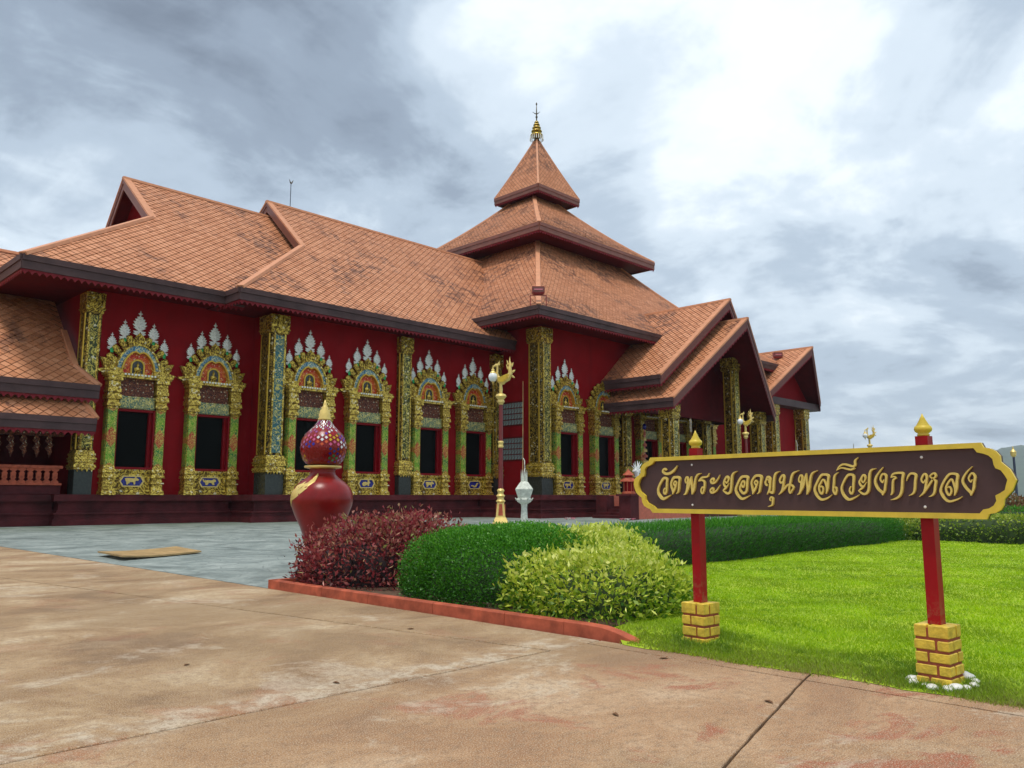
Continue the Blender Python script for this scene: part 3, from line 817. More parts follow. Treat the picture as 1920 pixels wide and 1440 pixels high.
# right wing gable -------------------------------------------------------
p3 = porch(73.2, 5.65, 10.6, 15.3, 33.6, 31.7, 45, 45, 'fascia')
a = MB(); a.prism([(67.9, 10.4), (78.5, 10.4), (73.2, 15.0)], 34.6, 34.85); part(a, 'gable_wall', 'red_wall', p3)
a = MB(); a.beam((67.4, 33.75, 10.45), (79.0, 33.75, 10.45), (0, -1, 0), -1.2, 0.1, -0.65, 0.0); part(a, 'fascia_board', 'fascia', p3)

# left porch: two low roofs along the front ------------------------------
fL = planar((0, 41.95, 6.8), (1, 0, 0), (0, CY - 41.95, 14.93 - 6.8)); LL = math.hypot(CY - 41.95, 14.93 - 6.8)
r4 = roof([[(-14, 0), (13.95, 0), (13.12, 1.5), (-14, 1.5)], [(-14, 1.5), (13.12, 1.5), (13.12, LL), (-14, LL)]], fL)
fascia(r4, (-14, 41.95, 6.8), (13.95, 41.95, 6.8), (0, -1, 0), 'fascia', 0.66)
cap(r4, [tuple(fL(13.95, 0, 0.02)), tuple(fL(13.10, 1.5, 0.02)), tuple(fL(13.10, 4.5, 0.02))], 0.16, 0.08, name='verge_cap')
cap(r4, [(-14, CY, 14.93), (13, CY, 14.93)], 0.18)
part(MB().box(-14, 13.6, 42.1, 47.2, 6.16, 6.22), 'soffit', 'red_dark', r4)
fM = planar((0, 41.60, 5.12), (1, 0, 0), (0, 0.95, 0.98)); LM = 1.36
r5 = roof([[(-14, 0), (13.80, 0), (13.40, LM), (-14, LM)]], fM)
fascia(r5, (-14, 41.60, 5.12), (13.80, 41.60, 5.12), (0, -1, 0), 'fascia', 0.62)
cap(r5, [tuple(fM(13.80, 0, 0.02)), tuple(fM(13.40, LM, 0.02))], 0.14, 0.08, name='verge_cap')
part(MB().box(-14, 13.5, 41.75, 47.1, 4.50, 4.55), 'soffit', 'red_dark', r5)
part(MB().box(-14, 13.2, 42.62, 42.74, 5.6, 6.9), 'frieze', 'red_dark', r5)

# ---- tiles: separate lozenges; the 300 nearest are single objects, the rest one field per roof
def clip_poly(p, q):
    """p clipped to convex CCW q"""
    out = p
    for i in range(len(q)):
        ax, ay = q[i]; bx, by = q[(i + 1) % len(q)]
        ex, ey = bx - ax, by - ay
        inp, out = out, []
        for j in range(len(inp)):
            c, d = inp[j], inp[(j + 1) % len(inp)]
            sc = ex * (c[1] - ay) - ey * (c[0] - ax); sd_ = ex * (d[1] - ay) - ey * (d[0] - ax)
            if sc >= 0: out.append(c)
            if (sc >= 0) != (sd_ >= 0):
                t = sc / (sc - sd_); out.append((c[0] + (d[0] - c[0]) * t, c[1] + (d[1] - c[1]) * t))
        if len(out) < 3: return []
    return out
fields, cands = [], []
for (o, polys, f, w, h, frame) in TILE:
    full, cut = [], []
    for q in polys:
        area = sum(q[i][0] * q[(i + 1) % len(q)][1] - q[(i + 1) % len(q)][0] * q[i][1] for i in range(len(q)))
        if area < 0: q = q[::-1]
        umin, umax = min(p[0] for p in q), max(p[0] for p in q)
        vmin, vmax = min(p[1] for p in q), max(p[1] for p in q)
        j0, j1 = int(vmin / (h / 2)) - 1, int(vmax / (h / 2)) + 2
        for j in range(j0, j1):
            v = j * h / 2; i0 = int(umin / w) - 1; i1 = int(umax / w) + 2
            for i in range(i0, i1):
                u = i * w + (w / 2 if j % 2 else 0)
                s_ = 0.460
                d = [(u, v - h * s_), (u + w * s_, v), (u, v + h * s_), (u - w * s_, v)]
                c = clip_poly(d, q)
                if not c: continue
                if len(c) == 4 and all(abs(a[0] - b[0]) < 1e-9 and abs(a[1] - b[1]) < 1e-9 for a, b in zip(sorted(c), sorted(d))): full.append((u, v))
                else: cut.append(c)
    k = len(fields); fields.append((o, f, w, h, full, cut))
    if frame is not None:
        for n_, (u, v) in enumerate(full):
            p = f(u, v, 0)
            if p.x < 19.5 and -1.0 < p.x and p.y < 47: cands.append((p.length, k, n_))
cands.sort()
single = {(k, n_) for _, k, n_ in cands[:300]}
def tile_verts(f, u, v, w, h):
    s_ = 0.460
    jit = random.uniform(-0.008, 0.014)
    t = [f(u, v - h * s_, 0.050 + jit), f(u + w * s_, v, 0.036), f(u, v + h * s_, 0.020), f(u - w * s_, v, 0.036)]
    b = [f(u, v - h * s_, -0.03), f(u + w * s_, v, -0.03), f(u - w * s_, v, -0.03)]
    return [tuple(p) for p in t + b]
TF = [(0, 1, 2, 3), (4, 5, 1, 0), (6, 4, 0, 3)]
tile_meshes = {}
for k, (o, f, w, h, full, cut) in enumerate(fields):
    vs, fs, rn = [], [], []
    for n_, (u, v) in enumerate(full):
        if (k, n_) in single:
            O, U, Vd, N = f.frame
            key = (w, h)
            if key not in tile_meshes:
                g_ = lambda uu, vv, nn: Vector((uu, vv, nn))
                m_ = MB(); m_.add(tile_verts(g_, 0, 0, w, h), TF); tile_meshes[key] = m_.mesh('tile', 'roof_tile_single')
            to = obj('tile', tile_meshes[key], o)
            M = Matrix((U, Vd, N)).transposed().to_4x4(); M.translation = f(u, v, random.uniform(-0.004, 0.006))
            to.matrix_local = M
            continue
        b = len(vs); vs += tile_verts(f, u, v, w, h)
        fs += [tuple(b + i for i in q) for q in TF]; r_ = random.random(); rn += [r_] * 3
    for c in cut:
        b = len(vs); vs += [tuple(f(u, v, 0.032)) for u, v in c]
        fs.append(tuple(range(b, b + len(c)))); rn.append(random.random())
    if not vs: continue
    mb = MB(); mb.add(vs, fs); me = mb.mesh('tile_field', 'roof_tile')
    at = me.attributes.new('rnd', 'FLOAT', 'FACE'); at.data.foreach_set('value', rn)
    tag(obj('tile_field', me, o), kind='stuff')

# ---- columns: redented gilded shafts on black granite feet
def column(x, y, wx, wy, z0, z1, panel='panel_teal', left=True):
    cx, cy = x + wx / 2, y + wy / 2
    hx, hy = wx / 2, wy / 2
    r = 0.16 * min(wx, wy)
    zb, zs, zc = z0 + 1.22, z0 + 2.15, z1 - 1.15
    a = MB()
    a.box(cx - hx, cx + hx, cy - hy + r, cy + hy - r, zs - 0.05, zc + 0.05)
    a.box(cx - hx + r, cx + hx - r, cy - hy, cy + hy, zs - 0.048, zc + 0.048)
    for sx in (-1, 1):
        for sy in (-1, 1):
            a.tube([(cx + sx * (hx - r * 0.9), cy + sy * (hy - r * 0.9), zs), (cx + sx * (hx - r * 0.9), cy + sy * (hy - r * 0.9), zc)], r * 0.62, 8)
    o = part(a, 'column', 'gold_olive')
    a = MB(); a.box(cx - hx + r * 1.35, cx + hx - r * 1.35, cy - hy - 0.03, cy - hy + 0.02, zs + 0.15, zc - 0.15)
    part(a, 'column_panel', panel, o)
    a = MB()
    for sx in (-1, 1): a.box(cx + sx * (hx - r * 1.2) - 0.045, cx + sx * (hx - r * 1.2) + 0.045, cy - hy - 0.05, cy - hy + 0.01, zs + 0.05, zc - 0.05)
    part(a, 'column_rib', 'gold_fine', o)
    if left:
        a = MB(); a.box(cx - hx - 0.03, cx - hx + 0.02, cy - hy + r * 1.35, cy + hy - r * 1.35, zs + 0.15, zc - 0.15)
        part(a, 'column_panel', 'gold_olive', o)
        a = MB()
        for sy in (-1, 1): a.box(cx - hx - 0.05, cx - hx + 0.01, cy + sy * (hy - r * 1.2) - 0.045, cy + sy * (hy - r * 1.2) + 0.045, zs + 0.05, zc - 0.05)
        part(a, 'column_rib', 'gold_plain', o)
    a = MB()
    for (p, b0, b1) in ((0.10, zb, zb + 0.10), (0.13, zb + 0.10, zb + 0.24), (0.05, zb + 0.24, zb + 0.36), (0.11, zb + 0.36, zb + 0.50), (0.14, zb + 0.50, zb + 0.58), (0.08, zb + 0.58, zb + 0.70), (0.10, zb + 0.70, zb + 0.80), (0.04, zb + 0.80, zs)):
        a.frustum(cx, cy, b0, b1, hx + p, hy + p, hx + p - 0.02, hy + p - 0.02)
    n = int(2 * hx / 0.16)
    for i in range(n):
        xx = cx - hx - 0.05 + (i + 0.5) * (2 * hx + 0.1) / n
        a.add([(xx - 0.07, cy - hy - 0.135, zb + 0.02), (xx + 0.07, cy - hy - 0.135, zb + 0.02), (xx, cy - hy - 0.135, zb - 0.12), (xx - 0.07, cy - hy - 0.09, zb + 0.02), (xx + 0.07, cy - hy - 0.09, zb + 0.02), (xx, cy - hy - 0.09, zb - 0.12)], [(0, 2, 1), (3, 4, 5), (0, 1, 4, 3), (1, 2, 5, 4), (2, 0, 3, 5)])
    part(a, 'base_moulding', 'gold_fine', o)
    a = MB(); a.box(cx - hx - 0.02, cx + hx + 0.02, cy - hy - 0.02, cy + hy + 0.02, z0 - 0.02, zb + 0.004)
    a.box(cx - hx - 0.05, cx - hx + r, cy - hy - 0.05, cy - hy + r, z0 - 0.015, zb + 0.002)
    part(a, 'foot_block', 'granite_black', o)
    a = MB()
    for (p, b0, b1) in ((0.02, zc, zc + 0.16), (0.07, zc + 0.16, zc + 0.24), (0.03, zc + 0.24, zc + 0.34), (0.05, zc + 0.34, zc + 1.02)):
        a.frustum(cx, cy, b0, b1, hx + p, hy + p, hx + p + 0.02, hy + p + 0.02)
    n = max(3, int(2 * hx / 0.24))
    for i in range(n):
        xx = cx - hx - 0.1 + (i + 0.5) * (2 * hx + 0.2) / n
        for zq in (zc + 0.45, zc + 0.78):
            a.add([(xx - 0.11, cy - hy - 0.09, zq), (xx + 0.11, cy - hy - 0.09, zq), (xx, cy - hy - 0.11, zq + 0.28), (xx, cy - hy - 0.14, zq + 0.06), (xx - 0.11, cy - hy - 0.04, zq), (xx + 0.11, cy - hy - 0.04, zq)], [(0, 3, 2), (3, 1, 2), (0, 1, 3), (4, 5, 1, 0)])
    part(a, 'capital', 'gold_relief', o)
    return o
column(13.38, 42.80, 0.78, 0.9, PT, 11.75, 'panel_olive')
column(22.30, 40.50, 1.05, 1.25, PT, 11.7, 'panel_teal')
column(31.42, 40.45, 0.92, 0.75, PT, 11.7, 'panel_olive')
column(39.75, 40.35, 0.75, 0.9, PT, 11.6, 'panel_olive')
column(40.30, 36.40, 1.10, 1.30, PT, 13.1, 'panel_olive')
for (x, y, z1) in ((48.2, 31.2, 8.0), (57.1, 31.2, 12.4), (61.2, 31.2, 8.4), (59.4, 35.2, 8.6)): column(x, y, 1.0, 1.0, PT, z1, 'panel_olive')
column(49.35, 36.1, 0.9, 0.9, PT, 8.6, 'panel_olive')
column(69.3, 33.9, 1.1, 1.1, PT, 10.0, 'panel_olive')
column(75.6, 33.9, 1.1, 1.1, PT, 10.0, 'panel_olive')
for x in (3.0, -3.5): column(x, 42.95, 0.9, 0.9, PT, 5.2, 'panel_olive')
# ---- windows with gilded frames, local frame: x along the wall, -y outwards, z height above ground
def arc(cx, cz, rx, rz, a0, a1, n): return [(cx + rx * math.cos(math.radians(a0 + (a1 - a0) * i / n)), cz + rz * math.sin(math.radians(a0 + (a1 - a0) * i / n))) for i in range(n + 1)]
def spire_mesh(wid, hgt):
    """leafy flame finial with serrated edges and a raised spine"""
    half = [(0.08, 0.0), (0.30, 0.03), (0.52, 0.10), (0.36, 0.12), (0.50, 0.19), (0.16, 0.19), (0.14, 0.22), (0.50, 0.33), (0.33, 0.33), (0.58, 0.45), (0.36, 0.44), (0.52, 0.57), (0.30, 0.55), (0.40, 0.67), (0.21, 0.65), (0.25, 0.76), (0.09, 0.74), (0.05, 0.82), (0.19, 0.88), (0.07, 0.91), (0.0, 1.0)]
    mb = MB(); vs = []; fs = []
    n = len(half)
    for i, (x, z) in enumerate(half):
        d = 0.05 + 0.10 * (1 - abs(2 * z - 0.7)) * 0.6
        vs += [(-x * wid, 0.0, z * hgt), (0, -max(0.03, d), z * hgt), (x * wid, 0.0, z * hgt), (0, 0.05, z * hgt)]
    for i in range(n - 1):
        a, b = i * 4, (i + 1) * 4
        fs += [(a, a + 1, b + 1, b), (a + 1, a + 2, b + 2, b + 1), (a + 2, a + 3, b + 3, b + 2), (a + 3, a, b, b + 3)]
    mb.add(vs, fs)
    return mb
me_spire = [spire_mesh(0.66, 1.36).mesh('spire', 'mirror_white'), spire_mesh(0.54, 1.12).mesh('spire', 'mirror_white'), spire_mesh(0.44, 0.92).mesh('spire', 'mirror_white')]
b_ = MB(); b_.add([(-0.07, -0.02, -0.14), (0.07, -0.02, -0.14), (0.10, 0, 0.06), (0, -0.10, 0.02), (-0.10, 0, 0.06), (0, -0.03, 0.16)], [(0, 1, 3), (1, 2, 3), (2, 5, 3), (5, 4, 3), (4, 0, 3)])
me_spire_foot = b_.mesh('spire_foot', 'green_leaf_glass')
def petal_mesh(w, h):
    half = [(0.30, 0.0), (0.42, 0.3), (0.50, 0.62), (0.44, 0.86), (0.26, 0.97), (0.0, 1.0)]
    pts = [(x * w, z * h) for x, z in half] + [(-x * w, z * h) for x, z in half[-2::-1]]
    mb = MB(); n = len(pts)
    vs = [(x, 0.05, z) for x, z in pts] + [(x, -0.06, z) for x, z in pts] + [(x * 0.72, -0.10, z * 0.86 + 0.05 * h) for x, z in pts]
    fs = [tuple(range(2 * n, 3 * n))]
    for k in (0, 1): fs += [(k * n + i, k * n + (i + 1) % n, (k + 1) * n + (i + 1) % n, (k + 1) * n + i) for i in range(n)]
    mb.add(vs, fs); return mb
me_petal = petal_mesh(0.36, 0.62).mesh('petal', 'gold_relief')
me_petal_top = MB()
pt = [(-0.30, 0), (-0.34, 0.22), (-0.22, 0.46), (-0.06, 0.62), (0, 0.72), (0.06, 0.62), (0.22, 0.46), (0.34, 0.22), (0.30, 0)]
me_petal_top.prism(pt, -0.10, 0.06); me_petal_top.prism([(x * 0.68, z * 0.72 + 0.06) for x, z in pt], -0.15, -0.09)
me_petal_top = me_petal_top.mesh('petal', 'gold_relief')
def naga_mesh(s):
    """makara head ending the arch foot: crest behind, jaw and curled snout outwards (outwards = s)"""
    o = [(0.72, 0.0), (1.20, -0.02), (1.50, 0.02), (1.66, -0.04), (1.92, 0.06), (1.99, 0.15), (1.84, 0.17), (1.70, 0.22), (1.58, 0.22), (1.66, 0.32), (1.74, 0.52), (1.86, 0.76), (1.66, 0.74), (1.48, 0.68), (1.34, 0.56), (1.24, 0.66), (1.12, 0.80), (0.98, 0.70), (0.82, 0.45), (0.74, 0.2)]
    body = [(0.80, 0.05), (1.30, 0.04), (1.62, 0.10), (1.80, 0.12), (1.55, 0.20), (1.30, 0.26), (1.08, 0.30), (0.90, 0.28)]
    mb = MB()
    mb.prism([(s * x, z) for x, z in o], -0.22, 0.04)
    mb.prism([(s * x, z) for x, z in body], -0.34, -0.20)
    mb.ball((s * 1.42, -0.26, 0.30), 0.07, 0.06, 0.07, 8, 6)
    for k in range(5):
        a = k / 4; mb.tube([(s * (1.35 + 0.08 * k), -0.24, 0.36), (s * (1.42 + 0.09 * k), -0.25, 0.62 + 0.03 * k)], [0.035, 0.008], 6)
    mb.tube([(s * 0.95, -0.34, 0.22), (s * 0.72, -0.38, 0.28), (s * 0.60, -0.36, 0.38)], [0.03, 0.025, 0.008], 6)
    return mb.mesh('makara', 'gold_fine')
me_naga = {s: naga_mesh(s) for s in (-1, 1)}
def pilaster_mesh(s):
    mb = MB(); x = s * 1.20
    Z = [(1.46, 1.66, 0.38, 0.46), (1.66, 2.02, 0.31, 0.36), (2.02, 2.10, 0.37, 0.42), (2.10, 2.32, 0.29, 0.33), (2.32, 2.46, 0.38, 0.44), (2.46, 2.58, 0.33, 0.38), (2.58, 2.74, 0.37, 0.42), (2.74, 2.92, 0.29, 0.33),
         (2.92, 5.78, 0.25, 0.28), (5.78, 5.92, 0.30, 0.34), (5.92, 6.08, 0.37, 0.42), (6.08, 6.26, 0.31, 0.35), (6.26, 6.50, 0.39, 0.44), (6.50, 6.62, 0.32, 0.36), (6.62, 6.80, 0.37, 0.42), (6.80, 7.22, 0.33, 0.37), (7.22, 7.40, 0.40, 0.46)]
    for i, (a, b, hx, d) in enumerate(Z):
        d += 0.20; hx *= 0.90 if hx > 0.26 else 0.96
        mb.add([(x - hx, 0.02, a), (x + hx, 0.02, a), (x + hx, -d, a), (x - hx, -d, a), (x - hx * 0.96, 0.02, b), (x + hx * 0.96, 0.02, b), (x + hx * 0.94, -d * 0.95, b), (x - hx * 0.94, -d * 0.95, b)],
               [(0, 1, 2, 3), (7, 6, 5, 4), (3, 2, 6, 7), (2, 1, 5, 6), (0, 3, 7, 4), (1, 0, 4, 5)])
    return mb.mesh('pilaster', 'gold_fine')
me_pil = {s: pilaster_mesh(s) for s in (-1, 1)}
me_pil_panel = {}
for s in (-1, 1):
    mb = MB(); x = s * 1.20
    mb.box(x - 0.215, x + 0.215, -0.515, -0.46, 2.96, 5.76); mb.box(x - 0.265, x - 0.245, -0.44, -0.03, 2.96, 5.76); mb.box(x + 0.245, x + 0.265, -0.44, -0.03, 2.96, 5.76)
    me_pil_panel[s] = mb.mesh('pilaster_panel', 'pilaster_panel')
outer_band = arc(0, 7.62, 1.16, 1.62, 0, 180, 28)
inner_band = []
for i in range(29):
    a = math.radians(180 * i / 28); x, z = 0.80 * math.cos(a), 7.62 + 1.22 * math.sin(a)
    z -= 0.14 * math.exp(-(x / 0.13) ** 2)
    inner_band.append((x, z))
mid_in = [(x * 1.10, 7.62 + (z - 7.62) * 1.06) for x, z in inner_band]
mid_out = [(x * 0.93, 7.62 + (z - 7.62) * 0.95) for x, z in outer_band]
me_arch = MB().ribbon(mid_in, mid_out, -0.26, 0.02).mesh('arch_band', 'arch_enamel')
me_rim_o = MB().ribbon(mid_out, outer_band, -0.33, 0.02).mesh('arch_rim', 'gold_fine')
me_rim_i = MB().ribbon(inner_band, mid_in, -0.35, 0.02).mesh('arch_rim', 'gold_plain')
m_ = MB(); m_.prism([(0.78, 7.60)] + [(x * 0.99, z) for x, z in inner_band[1:-1]] + [(-0.78, 7.60)], -0.12, 0.0); me_tymp = m_.mesh('tympanum', 'tympanum')
m_ = MB()
no = [(0.36, 7.60)] + arc(0, 8.10, 0.36, 0.36, 0, 180, 10) + [(-0.36, 7.60)]
ni_ = [(0.28, 7.60)] + arc(0, 8.10, 0.28, 0.28, 0, 180, 10) + [(-0.28, 7.60)]
m_.ribbon(no, ni_, -0.18, -0.10); me_niche_rim = m_.mesh('niche_rim', 'gold_plain')
m_ = MB(); m_.prism(ni_, -0.135, -0.11); me_niche = m_.mesh('niche', 'granite_black')
m_ = MB()        # seated figure in the niche
m_.ball((0, -0.16, 7.68), 0.24, 0.10, 0.07, 10, 6); m_.ball((0, -0.16, 7.76), 0.19, 0.09, 0.07, 10, 6)
m_.lathe([(0.10, 0), (0.12, 0.1), (0.13, 0.2), (0.05, 0.25), (0.045, 0.28)], 10, (0, -0.16, 7.80), 1, 0.6)
m_.ball((0, -0.16, 8.15), 0.07, 0.06, 0.08, 10, 7); m_.tube([(0, -0.16, 8.21), (0, -0.16, 8.32)], [0.035, 0.006], 6)
for s in (-1, 1): m_.tube([(s * 0.12, -0.16, 8.0), (s * 0.17, -0.18, 7.88), (s * 0.05, -0.22, 7.80)], [0.035, 0.03, 0.025], 6)
me_buddha = m_.mesh('seated_figure', 'gold_fine', True)
me_cornice = MB()
me_cornice.box(-1.62, 1.62, -0.64, 0.02, 7.40, 7.50); me_cornice.box(-1.68, 1.68, -0.70, 0.02, 7.50, 7.62)
me_cornice = me_cornice.mesh('cornice', 'gold_fine')
me_mirrors = MB().box(0, 0.10, -0.715, -0.69, 7.52, 7.60).mesh('mirror_piece', 'mirror_white')
me_relief = MB().box(-0.84, 0.84, -0.30, 0.0, 6.42, 7.40).mesh('relief_panel', 'relief_red')
m_ = MB(); m_.box(-0.86, 0.86, -0.44, 0.0, 5.98, 6.40); m_.box(-0.88, 0.88, -0.48, 0.0, 5.90, 5.98); m_.box(-0.88, 0.88, -0.48, 0, 6.40, 6.46)
for i in range(20): m_.box(-0.85 + i * 0.086, -0.85 + i * 0.086 + 0.05, -0.47, -0.02, 5.83, 5.90)
me_lintel = m_.mesh('lintel', 'lintel_mint')
m_ = MB(); m_.box(-0.88, 0.88, -0.30, 0, 1.48, 2.70); m_.box(-0.93, 0.93, -0.40, 0, 1.47, 1.72); m_.box(-0.93, 0.93, -0.40, 0, 2.58, 2.74)
for s in (-1, 1): m_.box(s * 0.84 - 0.06, s * 0.84 + 0.06, -0.35, 0, 1.72, 2.58)
for i in range(9): m_.ball((-0.80 + i * 0.2, -0.41, 2.66), 0.06, 0.03, 0.045, 6, 4)
me_sill = m_.mesh('sill_panel', 'gold_relief')
oct_ = lambda sx, sz: [(-0.62 * sx, 2.15), (-0.46 * sx, 2.15 + 0.28 * sz), (0.46 * sx, 2.15 + 0.28 * sz), (0.62 * sx, 2.15), (0.46 * sx, 2.15 - 0.28 * sz), (-0.46 * sx, 2.15 - 0.28 * sz)]
oo, oi = oct_(1, 1), oct_(0.88, 0.80)
m_ = MB(); m_.ribbon(oo + [oo[0]], oi + [oi[0]], -0.37, -0.29); me_med_rim = m_.mesh('medallion_rim', 'gold_cream')
m_ = MB(); m_.prism(oi, -0.325, -0.30); me_med = m_.mesh('medallion', 'blue_enamel')
BEASTS = {
 'ox': [(-0.26, 0.02), (-0.30, 0.12), (-0.20, 0.15), (0.10, 0.13), (0.17, 0.20), (0.22, 0.14), (0.31, 0.08), (0.27, 0.02), (0.19, 0.03), (0.15, -0.02), (0.15, -0.15), (0.09, -0.15), (0.08, -0.04), (-0.14, -0.04), (-0.16, -0.15), (-0.22, -0.15), (-0.23, -0.02)],
 'tiger': [(-0.36, 0.13), (-0.32, 0.16), (-0.26, 0.06), (-0.10, 0.10), (0.12, 0.09), (0.20, 0.15), (0.29, 0.12), (0.31, 0.03), (0.22, 0.0), (0.24, -0.14), (0.16, -0.14), (0.12, -0.04), (-0.08, -0.03), (-0.10, -0.14), (-0.19, -0.14), (-0.22, -0.02), (-0.30, 0.02)],
 'rabbit': [(-0.22, -0.13), (-0.27, -0.02), (-0.20, 0.08), (-0.06, 0.10), (0.06, 0.05), (0.08, 0.16), (0.02, 0.24), (0.12, 0.17), (0.17, 0.24), (0.17, 0.13), (0.24, 0.05), (0.17, -0.01), (0.16, -0.13), (0.08, -0.13), (0.04, -0.06), (-0.06, -0.10), (-0.10, -0.14)],
 'snake': [(-0.30, -0.08), (-0.20, 0.00), (-0.10, -0.07), (0.00, -0.10), (0.10, 0.00), (0.16, 0.10), (0.24, 0.14), (0.31, 0.07), (0.23, 0.06), (0.20, -0.02), (0.10, -0.14), (-0.02, -0.16), (-0.12, -0.13), (-0.20, -0.06)],
 'horse': [(-0.32, 0.02), (-0.26, 0.10), (-0.10, 0.09), (0.10, 0.09), (0.16, 0.20), (0.21, 0.23), (0.30, 0.13), (0.25, 0.11), (0.20, 0.06), (0.17, -0.01), (0.24, -0.10), (0.20, -0.16), (0.12, -0.05), (-0.10, -0.03), (-0.13, -0.17), (-0.20, -0.17), (-0.19, -0.02), (-0.27, -0.06)]}
def beast_mesh(p):
    m = MB(); q = [(x * 1.15, 2.15 + z * 1.1) for x, z in p]; m.prism(q, -0.365, -0.32)
    c = (sum(x for x, _ in q) / len(q), sum(z for _, z in q) / len(q))
    m.prism([(c[0] + (x - c[0]) * 0.7, c[1] + (z - c[1]) * 0.7) for x, z in q], -0.385, -0.36)
    return m.mesh('animal_relief', 'gold_cream')
me_beast = {k: beast_mesh(v) for k, v in BEASTS.items()}
m_ = MB()        # red reveal round the opening = the window itself
m_.box(-0.97, -0.90, -0.44, 0.02, 2.76, 5.82); m_.box(0.86, 0.97, -0.44, 0.02, 2.76, 5.82); m_.box(-0.90, 0.86, -0.40, 0.02, 5.70, 5.82); m_.box(-0.90, 0.86, -0.44, 0.02, 2.74, 2.86)
m_.box(0.72, 0.86, -0.20, 0.02, 2.86, 5.70)
me_window = m_.mesh('window', 'red_jamb')
m_ = MB(); m_.box(-0.90, 0.86, -0.03, 0.012, 2.86, 5.70); me_pane = m_.mesh('pane', 'pane')
m_ = MB(); m_.box(-0.02, 0.01, -0.05, -0.031, 2.86, 5.70); m_.box(-0.90, 0.72, -0.05, -0.031, 4.98, 5.01); me_sash = m_.mesh('sash', 'red_dark')

def make_window(x, y, beast, spires=True, tym=None):
    w = obj('window', me_window, temple, (x, y, 0), INV)
    for nm, me in (('pane', me_pane), ('sill_panel', me_sill), ('medallion', me_med), ('medallion_rim', me_med_rim), ('animal_relief', me_beast[beast]), ('lintel', me_lintel), ('relief_panel', me_relief), ('cornice', me_cornice), ('tympanum', me_tymp), ('niche', me_niche), ('niche_rim', me_niche_rim), ('seated_figure', me_buddha), ('arch_band', me_arch), ('arch_rim', me_rim_o), ('arch_rim', me_rim_i)):
        obj(nm, me, w)
    for i in range(10): obj('mirror_piece', me_mirrors, w, (-0.82 + i * 0.165, 0, 0))
    for s in (-1, 1):
        obj('pilaster', me_pil[s], w); obj('pilaster_panel', me_pil_panel[s], w)
        obj('makara', me_naga[s], w, (0, 0, 7.62))
    for s in (-1, 1):
        for a in (24, 40, 56, 71):
            r = math.radians(a)
            p = obj('petal', me_petal, w, (s * 1.10 * math.cos(r), -0.12, 7.62 + 1.54 * math.sin(r)))
            p.rotation_euler = (0, s * math.radians(90 - a) * 0.92, 0)
    obj('petal', me_petal_top, w, (0, -0.14, 9.18))
    if spires:
        for (dx, z, k) in ((0, 9.70, 0), (-0.74, 9.36, 1), (0.74, 9.36, 1), (-1.33, 8.80, 2), (1.33, 8.80, 2)):
            obj('spire', me_spire[k], w, (dx, -0.10, z)); obj('spire_foot', me_spire_foot, w, (dx, -0.16, z))
    return w
for (x, y, b) in ((16.01, 42.93, 'ox'), (20.12, 42.93, 'tiger'), (24.92, 40.83, 'tiger'), (28.98, 40.83, 'rabbit'), (33.95, 40.83, 'ox'), (37.95, 40.83, 'snake'), (43.05, 36.73, 'horse')):
    make_window(x, y, b)
for (x, y, b) in ((47.3, 36.73, 'ox'), (53.0, 36.73, 'rabbit'), (57.2, 36.73, 'tiger'), (61.4, 36.73, 'snake')):
    make_window(x, y, b, spires=False)

# ---- glass block windows in the tower's left wall
for (z0, z1) in ((6.35, 7.95), (3.90, 5.45)):
    y0, y1 = 38.35, 40.30
    g = MB(); g.box(40.535, 40.60, y0 - 0.08, y1 + 0.08, z0 - 0.08, z1 + 0.08)
    go = part(g, 'block_window', 'red_dark')
    n, m = 7, 4
    dy, dz = (y1 - y0) / n, (z1 - z0) / m
    cell = MB(); q, r = 0.42, 0.38
    cell.add([(0, -dy * q, -dz * q), (0, dy * q, -dz * q), (0, dy * q, dz * q), (0, -dy * q, dz * q), (-0.015, -dy * r, -dz * r), (-0.015, dy * r, -dz * r), (-0.015, dy * r, dz * r), (-0.015, -dy * r, dz * r)],
             [(4, 7, 6, 5), (0, 4, 5, 1), (1, 5, 6, 2), (2, 6, 7, 3), (3, 7, 4, 0), (0, 1, 2, 3)])
    me = cell.mesh('glass_block', 'glass_block')
    for i in range(n):
        for j in range(m): obj('glass_block', me, go, (40.533, y0 + (i + 0.5) * dy, z0 + (j + 0.5) * dz))

# ---- porch stair with flank walls
st = MB()
n = 8
for i in range(n): st.box(41.2 + i * 0.72, 47.4, 29.46, 32.84, 0.0 if i == 0 else i * PT / n + 0.002, (i + 1) * PT / n)
sto = part(st, 'staircase', 'plinth_red')
part(MB().box(40.5, 47.2, 29.05, 29.45, -0.03, 1.50), 'flank_wall', 'salmon', sto)
part(MB().box(40.4, 47.2, 29.0, 29.5, 1.502, 1.60), 'coping', 'plinth_red', sto)
part(MB().box(43.6, 47.2, 32.85, 33.3, -0.03, 1.47), 'flank_wall', 'salmon', sto)
part(MB().cbox(39.85, 28.95, 0.70, 0.42, 0.42, 0.72).cbox(39.85, 28.95, 1.46, 0.55, 0.55, 0.06), 'newel', 'plinth_red', sto)
part(MB().cbox(42.9, 33.1, 0.70, 0.42, 0.42, 0.72), 'newel', 'plinth_red', sto)

